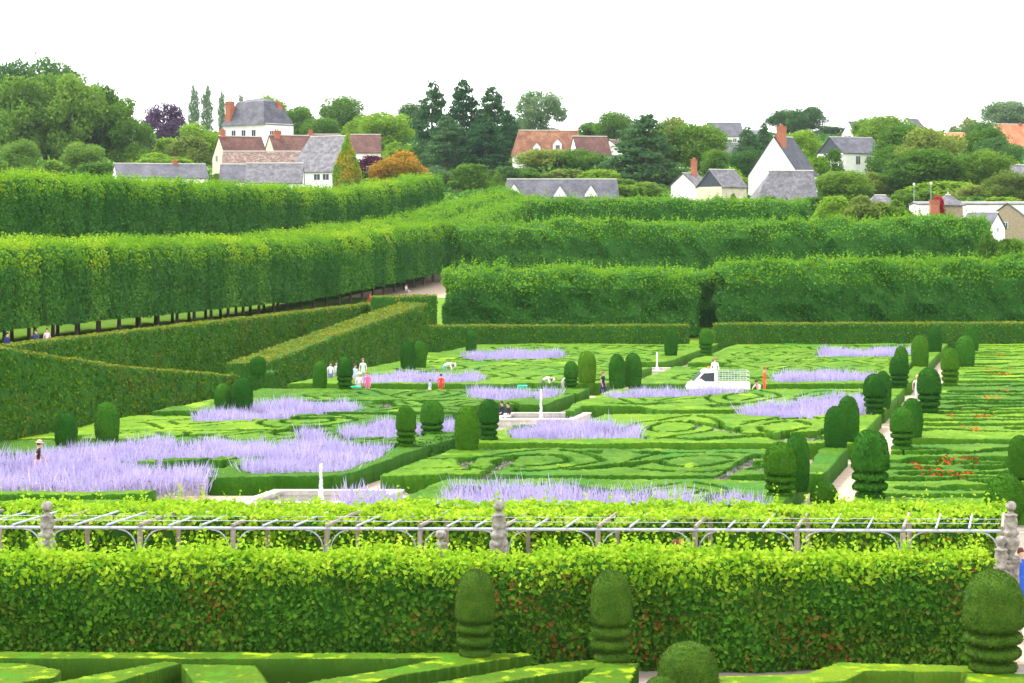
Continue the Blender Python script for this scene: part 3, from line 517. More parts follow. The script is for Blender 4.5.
# front trellis hedge
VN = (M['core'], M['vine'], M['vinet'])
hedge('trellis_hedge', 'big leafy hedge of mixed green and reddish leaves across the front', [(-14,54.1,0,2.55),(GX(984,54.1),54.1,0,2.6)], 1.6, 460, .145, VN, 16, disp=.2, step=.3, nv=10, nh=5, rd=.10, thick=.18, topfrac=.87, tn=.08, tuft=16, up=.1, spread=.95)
# ================================================================== pergola
bx0, bx1 = GX(-40,59.6), GX(1002,59)
def fy(px): return 59.7-(px/1000)*.75
pg = empty('pergola', (GX(500,59.3),59.3,0), 'long metal and wood pergola behind the trellis hedge', 'pergola'); pl = np.array(pg.location)
PZ = 2.6
def pb(name, fn, mat): b = MB(); fn(b); o = b.build(name, mat, pg); 
def loc(p): return tuple(np.array(p, float)-pl)
b = MB(); b.tube([loc((GX(-40,fy(-40)),fy(-40),PZ)), loc((GX(1002,fy(1002)),fy(1002),PZ))], .045, 6); b.build('front_beam', M['metal'], pg)
POST = [-46,45,140,233,327,420,598-93,598,695,797,903,1002]
for px in POST:
    y0 = fy(px); x0 = GX(px, y0); b = MB(); b.box(loc((x0, y0, PZ/2-.03)), (.13,.13,PZ-.06)); b.build('post', M['wood'], pg)
    x1 = x0+K*2.6; b = MB(); b.box(loc((x1, y0+2.6, PZ/2-.03)), (.11,.11,PZ-.06)); b.build('post', M['wood'], pg)
    b = MB(); b.tube([loc((x0-.04*K,y0-.1,PZ+.09)), loc((x1+.1*K,y0+2.8,PZ+.09))], .05, 6); b.build('rafter', M['wood'], pg)
    for sd in (-1,1):
        b = MB(); b.tube([loc((x0+sd*(.09+.5*(1-math.cos(a))), y0, PZ-.62+.58*math.sin(a))) for a in np.linspace(0, math.pi/2, 7)], .02, 5); b.build('brace', M['metal'], pg)
for i in range(len(POST)-1):
    for k in (1,2):
        px = POST[i]+(POST[i+1]-POST[i])*k/3.; y0 = fy(px); x0 = GX(px, y0); b = MB(); b.tube([loc((x0-.03,y0-.15,PZ+.085)), loc((x0+K*2.6,y0+2.7,PZ+.085))], .03, 6); b.build('rafter', M['metal'], pg)
for k in range(2):
    yo = .5+.9*k; b = MB(); b.tube([loc((GX(-40,fy(-40))+K*yo,fy(-40)+yo,PZ+.13)), loc((GX(1000,fy(1000))+K*yo,fy(1000)+yo,PZ+.13))], .008, 4); b.build('wire', M['metal'], pg)
# vines over the pergola and behind it
def cloud(name, label, boxes, dens, lsize, mats, seed, cat='vine', shoots=0, topz=None):
    r = np.random.default_rng(seed); parts = []
    for (x0,x1,y0,y1,z0,z1,amp) in boxes:
        n = int((x1-x0)*(y1-y0)*(z1-z0)*dens); P = np.stack([r.uniform(x0,x1,n), r.uniform(y0,y1,n), r.uniform(z0,z1,n)],1)
        lim = z1-amp*.5+amp*.6*noise(P*[1,1,0], 1.3, seed, 2); lim2 = z0+amp*.35*(1+noise(P*[1,1,0]+7, 1.6, seed+1, 2)); keep = (P[:,2] < lim)&(P[:,2] > lim2)&(noise(P, 2.1, seed+2, 2) > -.55); P = P[keep]; lim = lim[keep]
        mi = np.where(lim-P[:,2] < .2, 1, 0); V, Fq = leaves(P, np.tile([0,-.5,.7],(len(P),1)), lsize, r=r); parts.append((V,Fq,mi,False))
    if shoots:
        x0,x1,y0,y1,z0,z1,amp = boxes[0]; n = shoots; q = np.stack([r.uniform(x0,x1,n), r.uniform(y0,y1,n), np.full(n, z1-amp*.4)],1); hh = r.uniform(.15,.6,n)
        hh = .12+.5*r.random(n)**2; q = np.repeat(q, 14, 0)+np.stack([r.normal(0,.05,n*14), r.normal(0,.05,n*14), np.tile(np.linspace(-.15,1,14),n)*np.repeat(hh,14)],1); V, Fq = leaves(q, np.tile([0,-.6,.5],(n*14,1)), lsize*np.tile(np.linspace(.9,.5,14),n), r=r); parts.append((V,Fq,1,False))
    A = joinarr(parts); og = (boxes[0][0], boxes[0][2], 0); return tag(mk(name, A[0], A[1], mats, origin=og, mi=A[2]), label, cat)
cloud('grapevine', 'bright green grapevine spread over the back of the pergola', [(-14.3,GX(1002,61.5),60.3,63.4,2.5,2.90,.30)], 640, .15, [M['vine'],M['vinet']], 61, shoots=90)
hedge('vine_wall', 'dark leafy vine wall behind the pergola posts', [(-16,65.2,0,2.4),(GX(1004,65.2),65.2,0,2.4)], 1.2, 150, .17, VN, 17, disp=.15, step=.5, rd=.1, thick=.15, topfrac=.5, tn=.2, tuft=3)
# ================================================================== stone pillars
def pillar(name, px, D, ztop, sc, label, group='carved stone pillars by the pergola', ball=False, fr=.15):
    e = empty(name, (GX(px,D),D,0), label, 'pillar', group); b = MB()
    hs = ztop-(.62 if ball else 1.75)*sc
    b.lathe([(.30*sc,0),(.30*sc,.25),(.25*sc,.3),(.22*sc,.35),(.22*sc,hs-.12),(.28*sc,hs-.06),(.28*sc,hs)], n=16, sq=True); b.build('pedestal', M['stone'], e)
    b = MB()
    if ball: b.lathe([(.2*sc,hs),(.24*sc,hs+.06*sc),(.12*sc,hs+.14*sc),(.1*sc,hs+.2*sc)]+[(.22*sc*math.sin(a)+.02, hs+(.4-.21*math.cos(a))*sc) for a in np.linspace(.5,3.1,9)], n=20)
    else: b.lathe([(.27*sc,hs),(.27*sc,hs+.08*sc),(.12*sc,hs+.12*sc),(.12*sc,hs+.18*sc),(.22*sc,hs+.32*sc),(.27*sc,hs+.5*sc),(.25*sc,hs+.62*sc),(.17*sc,hs+.7*sc),(.24*sc,hs+.76*sc),(.24*sc,hs+.84*sc),(.16*sc,hs+.9*sc),(.19*sc,hs+1.02*sc),(.2*sc,hs+1.12*sc),(.17*sc,hs+1.28*sc),(.2*sc,hs+1.31*sc),(.2*sc,hs+1.35*sc),(.08*sc,hs+1.4*sc),(.07*sc,hs+1.44*sc)]+[(fr*sc*math.sin(a)+.01, hs+(1.60-.15*math.cos(a))*sc) for a in np.linspace(.5,3.1,8)], n=20)
    b.build('finial', M['stone'], e, smooth=True)
pillar('stone_pillar', 47, 57.2, 3.62, .92, 'carved stone pillar with a stained rusty top at the left end of the pergola')
pillar('stone_pillar', 499, 57.2, 3.65, .95, 'tall carved stone pillar in the middle in front of the pergola')
pillar('stone_pillar', 1011, 57.2, 3.62, .86, 'tall carved stone pillar at the right end beside the person in blue')
pillar('ball_pillar', 441, 57.4, 2.85, .9, 'short stone pillar with a ball top left of the tall middle pillar')
pillar('ball_pillar', 1001, 57., 2.75, .85, 'short ball-topped stone pillar against the right tall pillar')
# garden steps at the far gap
st = MB()
for k in range(5): st.box((0, .2+.36*k, .05*(k+1)+.001*k), (2.3-.01*k,.355,.1*(k+1)))
so_ = st.build('garden_steps', M['rim'], None, smooth=False); so_.location = (GX(699,187),186.6,.0); tag(so_, 'low stone steps in the gap of the far hedge', 'steps')
# ================================================================== basins
def basin(px, D, w, dp, jet, label, jl):
    e = empty('fountain_basin', (GX(px,D),D,0), label, 'fountain', 'square stone fountain basins'); b = MB(); h = .42; r_ = .32
    sk = K
    def par(x0,x1,y0,y1,z0,z1):
        V = [(x0+sk*y0,y0,z0),(x1+sk*y0,y0,z0),(x1+sk*y1,y1,z0),(x0+sk*y1,y1,z0)]; V += [(v[0],v[1],z1) for v in V]; return V, [(0,3,2,1),(4,5,6,7),(0,1,5,4),(1,2,6,5),(2,3,7,6),(3,0,4,7)]
    for (x0,x1,y0,y1) in ((-w/2,w/2,-dp/2,-dp/2+r_),(-w/2,w/2,dp/2-r_,dp/2),(-w/2,-w/2+r_,-dp/2+r_,dp/2-r_),(w/2-r_,w/2,-dp/2+r_,dp/2-r_)):
        b.add(*par(x0,x1,y0,y1,0,h-.09)); b.add(*par(x0-.05,x1+.05,y0-.05 if y0 < 0 and y1 < 0 else y0,y1+.05 if y1 > 0 and y0 > 0 else y1,h-.087,h))
    b.build('rim', M['rim'], e); b = MB(); V, _ = par(-w/2+r_,w/2-r_,-dp/2+r_,dp/2-r_,.24,.24); b.add(V[:4], [(0,1,2,3)]); b.build('water', M['water'], e)
    r = np.random.default_rng(int(px)); n = 620; t = r.random(n)**1.3; rad = .03+.11*(1-t)**2.5+.03*t; a = r.uniform(0,6.28,n)
    P = np.stack([np.cos(a)*rad*r.random(n)**.5, np.sin(a)*rad*r.random(n)**.5, .25+t*jet], 1); V, Fq = leaves(P, np.stack([np.cos(a),np.sin(a),0*a],1), .055, aspect=.7, r=r)
    b = MB(); b.tube([(0,0,.2),(.01,0,.3+jet*.4),(-.01,0,.25+jet*.8)], [.022,.014,.006], 8); V0 = np.array(b.v)
    o = mk('water_jet', V, Fq, M['foam'], e); b.build('jet_core', M['foam'], o, smooth=True)
basin(321, 84.3, 5.0, 4.2, 1.4, 'nearest fountain basin half hidden by sage', '')
basin(541, 119.8, 4.5, 4.2, 1.6, 'middle fountain basin with two people seated on its rim', '')
basin(657, 158.5, 3.7, 3.6, 1.4, 'most distant fountain basin left of the pickup', '')
# ================================================================== topiary
def revolve(kind, seed, hb=.06):
    """unit topiary: height 1, radius 1 (scaled per plant)"""
    n = 40; pr = []
    def dome(z0, rm=1., k=1.):
        for a in np.linspace(0, math.pi/2, 16): pr.append((rm*math.cos(a)**(.85*k)*(1 if a < 1.5 else .02), z0+(1-z0)*math.sin(a)))
    if kind == 'dome': pr += [(.5,0),(.82,.02),(.92,.12),(.98,.28),(1.,.45)]; dome(.6, .98, 1.0)
    elif kind == 'ball':
        for a in np.linspace(-1.2, math.pi/2, 20): pr.append((max(.02, math.cos(a)), (math.sin(a)+.93)/1.93))
    else:
        z = 0; rr = [.80,.93,.96] if kind == 'tier' else [.9,.8,.95]
        hs = .42/3
        for k in range(3):
            for a in np.linspace(-1.35, 1.35, 8): pr.append((rr[k]*(.66+.34*math.cos(a)), z+hs*.46+hs*.38*math.sin(a)))
            pr.append((.48, z+hs*.93)); z += hs
        pr.append((.5, z)); pr.append((.88, z+.02)); pr.append((.98, z+.05)); pr.append((1., z+.1)); pr.append((.99, z+.18)); pr.append((.955, .70)); dome(.72, .94, 1.1)
    V = []; m = len(pr)
    for r_, z in pr:
        for k in range(n): w_ = 2*math.pi*k/n; V.append((r_*math.cos(w_), r_*math.sin(w_), z))
    V.append((0,0,1.0)); V = np.array(V); Fq = [(i*n+k, i*n+(k+1)%n, (i+1)*n+(k+1)%n, (i+1)*n+k) for i in range(m-1) for k in range(n)]
    Fq += [((m-1)*n+k, (m-1)*n+(k+1)%n, m*n, m*n) for k in range(0)]; Fq = np.array(Fq)
    P2 = V*[1,1,2.5]; V[:,:2] *= (1+hb*.5*noise(P2, 2.2, seed, 3))[:,None]; V[:,2] += .008*noise(P2, 3, seed+3, 2)*(V[:,2] > .05); return V, Fq
def topmesh(kind, seed, mats, dens, ls):
    r = np.random.default_rng(seed); V, Fq = revolve(kind, seed); S = np.array([1,1,2.6]); P, N = sample(V*S, Fq, dens, r)
    P = P+N*r.uniform(-.03,.03,len(P))[:,None]; LV, LF = leaves(P, N, ls, spread=.9, r=r); LV = LV/S
    A = joinarr([(V,Fq,0,True),(LV,LF,1,False)]); o = mk('yew_topiary', A[0], A[1], mats, mi=A[2], smooth=A[3]); return o
MESH = {}
for kd in ('dome','tier','ball','tier2'):
    for col in ('yew','yewl'):
        o = topmesh(kd, len(MESH)+5, [M[col], M[col]], 260, .12); MESH[kd,col] = o.data; bpy.data.objects.remove(o)
    o = topmesh(kd, len(MESH)+5, [M['yewf'], M['yewf']], 1500, .05); MESH[kd,'near'] = o.data; bpy.data.objects.remove(o)
TOP = [ # x, top, base, half width, kind, colour, ground z, label
 (66,412,446,11,'dome','yew',0,'low round yew dome near the left edge beside the walking woman'),(107,402,440,12,'dome','yew',0,'taller dark yew dome standing against the left hornbeam wall'),
 (223,383,410,8.5,'dome','yew',0,'smaller left yew dome of the touching pair at the end of the left wall'),(242,377,411,10.5,'dome','yew',0,'larger right yew dome of the touching pair at the end of the left wall'),
 (232,361,375,6,'ball','yew',.9,'tiny dark ball peeping over the low end of the left wall'),(258,356,374.5,8,'dome','yew',1.55,'dark yew ball standing on the square yew block'),
 (320,361,389,7,'dome','yew',0,'narrow yew dome left of the man in jeans'),(345,356,390,8,'tier','yew',0,'tiered yew between the visitors by the climbing wall'),
 (408,340,370,7.5,'dome','yew',0,'left dome of the pair before the climbing wall'),(420,340,368,6.5,'dome','yew',0,'right dome of the pair before the climbing wall'),
 (471,330,352,5.5,'dome','yew',0,'small narrow yew against the low far hedge above the left far sage'),
 (406,406,447,10,'tier','yewl',0,'tiered yew, leftmost of the four in the middle'),(432,400,440,11.5,'tier','yew',.4,'tiered yew with a big mushroom base, second of the four in the middle'),
 (467,406,450,12,'dome','yewl',0,'plain pale green dome column, third of the four in the middle'),(489,399,440,10,'tier2','yew',0,'tiered yew, last of the four in the middle'),
 (571,361,389,7,'tier','yew',0,'small tiered yew beside the crouching gardener'),(587,351,384,9,'dome','yewl',0,'tall yew dome left of the woman in navy'),
 (617,354,387,8,'dome','yew',0,'left yew of the pair right of the woman in navy'),(633,353,386,8.5,'dome','yew',0,'right yew of the pair right of the woman in navy'),
 (671,329,356,6.5,'dome','yew',0,'narrow yew dome left of the garden steps'),(706,328,356,7,'tier2','yew',0,'tiered yew right of the garden steps'),
 (780,442,497,16,'tier','yewl',0,'broad tiered yew in front of the darker pointed one'),(797,433,490,12,'dome','yew',0,'dark pointed yew behind the broad tiered one'),
 (836,406,449,11.5,'dome','yew',0,'bluish yew dome right of the curved sage bed'),(848,396,442,11,'dome','yew',0,'taller yew behind the bluish dome right of the curved sage bed'),
 (875,374,412,11.5,'tier','yew',0,'squat tiered yew left of the topiary path, level with the woman in white'),(883,371,408,8,'dome','yew',0,'yew half hidden behind the squat tiered one by the path'),
 (899,355,388,9.5,'tier','yew',0,'dark tiered yew left of the path behind the woman in white'),(901,346,377,7,'dome','yewl',0,'yew top showing above the dark tiered one'),
 (920,335,367,8.5,'dome','yewl',0,'yew dome by the right end of the farthest sage bed'),(935,325,352,6.8,'dome','yew',0,'small yew touching the far hedge, left of the two'),
 (929,368,412,11.8,'tier','yew',0,'large dark tiered yew right of the woman in white'),(950,348,386,9,'tier','yewl',0,'olive green tiered yew right of the far path'),
 (965,336,367,9.5,'dome','yew',0,'round topped yew in front of the far hedge at right'),(972,325,352,6.5,'dome','yew',0,'small yew touching the far hedge, right of the two'),
 (870,430,499,18.5,'tier','yew',0,'biggest tiered yew standing right of the gravel path'),(902,406,450,12,'tier2','yew',0,'conical tiered yew with wide rings by the gravel path'),(912,398,438,10.5,'dome','yew',0,'yew dome behind the conical tiered one'),
 (824,481,510,13.5,'ball','yewl',0,'round yew ball left of the near end of the path'),(1005,473,524,20,'ball','yewl',0,'wide round yew ball at the right edge above the tall pillar'),(1020,435,477,11.5,'dome','yewl',0,'yew cut by the right edge above the wide ball'),
 (711,497,520,10,'ball','yew',0,'small yew ball showing just above the pergola vines'),
 (475,569,656.5,20,'tier','near',.72,'left tiered yew of the foreground against the trellis hedge'),(611,570,661,21,'tier','near',.72,'second tiered yew of the foreground with three flat rings'),
 (688,642,716,30,'dome','near',0,'large smooth yew dome cut by the bottom edge'),(661,676,730,19,'dome','near',0,'small yew dome in front of the large one at the bottom edge'),(993,570,671,30,'tier','near',.72,'largest tiered yew of the foreground near the right pillar')]
for i, (x, yt, yb, hw, kd, col, z0, lb) in enumerate(TOP):
    if z0 == 0 and kd != 'ball' and yb < 600: z0 = .70
    D = GD(yb, z0); s = F/D; h = (yb-yt)/s; o = bpy.data.objects.new('yew_topiary', MESH[kd, col]); C.objects.link(o)
    o.location = (GX(x, D), D, z0-.04); rr = hw/s; o.scale = (rr, rr, h+.02); o.rotation_euler = (0,0,i*1.37)
    tag(o, lb, 'topiary', 'clipped yew topiary')
# ================================================================== clipped limes
def limeset(seed):
    r = np.random.default_rng(seed); hw, hd, zb, zt = 2.05, 2.1, 1.55, 7.4
    xs = [(-hd+.3, 0)]; V, Fq = sweep([(0,-hw+.35,zb,zt-.3),(0,hw-.35,zb,zt-.3)], 2*hd-.6, rprof(5,4,.15), .5, .3, seed)
    P, N = sample(V, Fq, 38, r); fl = (P-[0,0,(zb+zt)/2])*N; fl = fl.sum(1) < 0; N[fl] *= -1; P = P+N*r.uniform(.0,.45,len(P))[:,None]
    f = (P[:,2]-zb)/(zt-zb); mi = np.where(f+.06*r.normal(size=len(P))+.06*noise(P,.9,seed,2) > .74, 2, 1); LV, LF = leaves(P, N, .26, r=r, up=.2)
    n = 60; q = np.stack([r.uniform(-hd,hd,n), r.uniform(-hw,hw,n), np.full(n, zt)],1); q = np.repeat(q,5,0)+np.stack([r.normal(0,.12,n*5), r.normal(0,.12,n*5), np.tile(np.linspace(-.1,.55,5),n)*np.repeat(r.uniform(.4,1.3,n),5)],1); V2, F2 = leaves(q, np.tile([0,-.5,.6],(n*5,1)), .22, r=r)
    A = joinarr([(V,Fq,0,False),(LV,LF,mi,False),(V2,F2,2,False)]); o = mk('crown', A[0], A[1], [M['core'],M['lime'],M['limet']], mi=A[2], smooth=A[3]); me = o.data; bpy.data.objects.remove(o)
    b = MB(); b.tube([(0,0,-.4),(.03,0,1.1),(0,.05,2.6)], [.2,.15,.13], 8)
    for k in range(4): a = k*1.57+.5; b.tube([(0,.02,1.8),(math.cos(a)*.5,math.sin(a)*.5,2.5),(math.cos(a)*1.3,math.sin(a)*1.3,3.4)], [.08,.06,.03], 5)
    o = b.build('trunk', M['bark']); mt = o.data; bpy.data.objects.remove(o); return me, mt
LS = [limeset(900+i) for i in range(4)]
def lime(x, d, sc, zs, label, group, i, zo=0):
    e = empty('lime_tree', (x,d,T(x,d)+zo), label, 'tree', group, rz=-math.atan(K)); me, mt = LS[i % 4]; e.scale = (sc,sc,zs)
    if (i//4) % 2: e.rotation_euler.z += math.pi
    for nme, m_ in (('crown',me),('trunk',mt)): o = bpy.data.objects.new(nme, m_); C.objects.link(o); o.parent = e
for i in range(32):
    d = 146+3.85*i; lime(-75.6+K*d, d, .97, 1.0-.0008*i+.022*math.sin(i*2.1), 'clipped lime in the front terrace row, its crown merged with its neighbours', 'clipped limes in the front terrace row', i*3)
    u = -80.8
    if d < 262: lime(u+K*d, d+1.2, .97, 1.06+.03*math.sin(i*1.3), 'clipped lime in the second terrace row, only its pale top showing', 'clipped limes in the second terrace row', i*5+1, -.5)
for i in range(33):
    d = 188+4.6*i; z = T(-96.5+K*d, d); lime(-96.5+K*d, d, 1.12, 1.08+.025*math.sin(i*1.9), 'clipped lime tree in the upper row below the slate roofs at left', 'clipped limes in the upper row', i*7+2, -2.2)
# ================================================================== free trees
def crown(kind, seed, n, ls):
    r = np.random.default_rng(seed); L = []
    if kind in ('broad','wide','open'):
        zc, rx, rz_, lo_, hi_, nl = {'broad':(.56,.27,.32,.14,.22,22),'wide':(.50,.30,.32,.13,.21,26),'open':(.53,.31,.41,.10,.16,30)}[kind]
        L = [((0,0,zc),(rx,rx,rz_))]
        for k in range(nl): a = r.uniform(0,6.28); e = math.asin(r.uniform(-.95,.98)); L.append(((math.cos(a)*rx*math.cos(e), math.sin(a)*rx*math.cos(e), zc+rz_*math.sin(e)*.95), tuple(r.uniform(lo_,hi_,3)*[1,1,.8])))
        if kind == 'open': L = L[1:]+[((0,0,zc),(rx*.5,rx*.5,rz_*.8))]
    elif kind == 'sparse':
        for k in range(20): a = r.uniform(0,6.28); h = r.uniform(.3,.97); q = .42*(1.05-h)**.6*r.uniform(.3,1); L.append(((math.cos(a)*q, math.sin(a)*q, h), tuple(r.uniform(.05,.10,3)*[1,1,.5])))
    elif kind == 'poplar':
        for k in range(16): h = .1+.88*k/15; q = .36*math.sin(math.pi*min(1,(h*.95+.08)))**.6+.03; a = r.uniform(0,6.28); L.append(((.08*math.cos(a), .08*math.sin(a), h), (q,q,.07)))
    elif kind in ('fir','cedar'):
        nt = 22 if kind == 'fir' else 15
        for k in range(nt):
            h = .06+.92*k/(nt-1); q0 = .5*(1-h)**(.6 if kind == 'fir' else .5)+.02; m_ = 5 if q0 < .15 else 9
            for j in range(m_): a = r.uniform(0,6.28); q = q0*r.uniform(.35,.95); L.append(((math.cos(a)*q, math.sin(a)*q, h-.05*q*2+r.uniform(-.02,.02)), (max(.04,q0*.35), max(.04,q0*.35), .028 if kind == 'fir' else .035)))
    elif kind == 'bush':
        L = [((0,0,.42),(.38,.38,.42))]
        for k in range(14): a = r.uniform(0,6.28); e = r.uniform(-.3,1.3); L.append(((math.cos(a)*.36*math.cos(e), math.sin(a)*.36*math.cos(e), .36+.45*math.sin(e)), tuple(r.uniform(.10,.17,3)*[1,1,1.1])))
    L = [(np.array(c), np.array(s)) for c, s in L]; wt = np.array([s[0]*s[2] for c, s in L])**.9; k = r.choice(len(L), n, p=wt/wt.sum()); c = np.array([l[0] for l in L])[k]; s = np.array([l[1] for l in L])[k]
    dr = r.normal(size=(n,3)); dr /= np.linalg.norm(dr,axis=1)[:,None]; rad = r.random(n)**.33; rad = .45+.55*rad+.2*r.normal(size=n)*(r.random(n) < .4); P = c+dr*s*rad[:,None]; N = dr/s; N /= np.linalg.norm(N,axis=1)[:,None]
    V, Fq = leaves(P*[1,1,1], N, ls, r=r, up=.35, spread=1.1); o = mk('crown', V, Fq, M['lime']); me = o.data; bpy.data.objects.remove(o)
    b = MB(); hh = {'fir':.95,'cedar':.9,'poplar':.8,'bush':.3,'sparse':.85,'open':.7}.get(kind, .55); tr = {'bush':.015,'poplar':.05}.get(kind,.028)
    b.tube([(0,0,-.06),(.01,0,.2),(-.01,.01,hh*.6),(.01,0,hh)], [tr,tr*.8,tr*.6,tr*.25], 8)
    for j in range(3 if kind in ('fir','cedar','poplar') else 9):
        c_, _s = L[r.integers(len(L))]; z0 = hh*r.uniform(.35,.8); b.tube([(0,0,z0),(c_[0]*.5,c_[1]*.5,(z0+c_[2])/2-.02),tuple(c_)], [tr*.45,tr*.3,tr*.12], 5)
    o = b.build('trunk', M['bark']); mt = o.data; bpy.data.objects.remove(o); return me, mt
TR = {}
for kd, n, ls, nv in (('broad',9500,.038,3),('wide',11000,.036,3),('open',9500,.036,2),('sparse',2400,.04,1),('poplar',3000,.06,2),('fir',8000,.042,2),('cedar',8000,.045,1),('bush',5500,.055,2)):
    for v in range(nv): TR[kd,v] = crown(kd, 1200+len(TR), n, ls)
TC = {}
def tmat(key, cols, pt=None): TC[key] = foliage('tree_'+key, cols, sc=.25, fine=1.2, bump=0, trans=.4, obj=True, patch=pt)
tmat('mid', [(.05,.14,.014),(.095,.205,.018),(.16,.27,.026)]); tmat('dark', [(.032,.10,.022),(.06,.15,.03),(.10,.20,.04)]); tmat('conif', [(.022,.08,.028),(.045,.12,.04),(.08,.165,.05)])
tmat('light', [(.09,.22,.014),(.15,.29,.018),(.23,.36,.026)]); tmat('blue', [(.07,.15,.06),(.12,.21,.085),(.17,.26,.11)]); tmat('grove', [(.07,.17,.02),(.12,.24,.028),(.19,.31,.04)], [((.13,.12,.04),.58,.35,.3)])
tmat('purple', [(.06,.035,.075),(.105,.06,.125),(.16,.10,.17)]); tmat('plum', [(.05,.012,.03),(.085,.02,.05),(.12,.04,.07)]); tmat('orange', [(.26,.16,.014),(.42,.24,.018),(.52,.32,.03)], [((.09,.14,.015),.5,.6,.4)]); tmat('olive', [(.09,.15,.022),(.15,.22,.034),(.22,.28,.045)]); tmat('redleaf', [(.25,.01,.02),(.4,.02,.03),(.5,.05,.05)])
cnt = [0]
def tree(name, kd, px, yt, wpx, D, col, label, group=None, yb=None, var=None, cat='tree'):
    cnt[0] += 1
    if kd in ('broad','wide','open','bush') and (px > 655 or px < 150) and name != 'hilltop_tree' and yb is None and D > 385:
        while D > 385 and (HY+(H-T(GX(px,D),D))*F/D)-yt < .95*wpx: D -= 8
    v = cnt[0] if var is None else var; nv = max(k[1] for k in TR if k[0] == kd)+1; me, mt = TR[kd, v % nv]; s = F/D; x = GX(px,D); z0 = T(x,D) if yb is None else ZY(yb, D)
    h = ZY(yt, D)-z0; base = {'poplar':.78,'fir':.95,'cedar':1.0,'sparse':.75,'open':.86,'broad':.88,'wide':.92,'bush':.95}[kd]
    e = empty(name, (x,D,z0), label, cat, group, rz=cnt[0]*2.4); sc = wpx/s/base*(1.0 if kd in ('fir','cedar','poplar','sparse') else 1.14); e.scale = (sc,sc,h/.97)
    o = bpy.data.objects.new('crown', me); C.objects.link(o); o.parent = e; o.material_slots[0].link = 'OBJECT'; o.material_slots[0].material = TC[col]
    o = bpy.data.objects.new('trunk', mt); C.objects.link(o); o.parent = e
GR = 'tall grove trees at the far left'
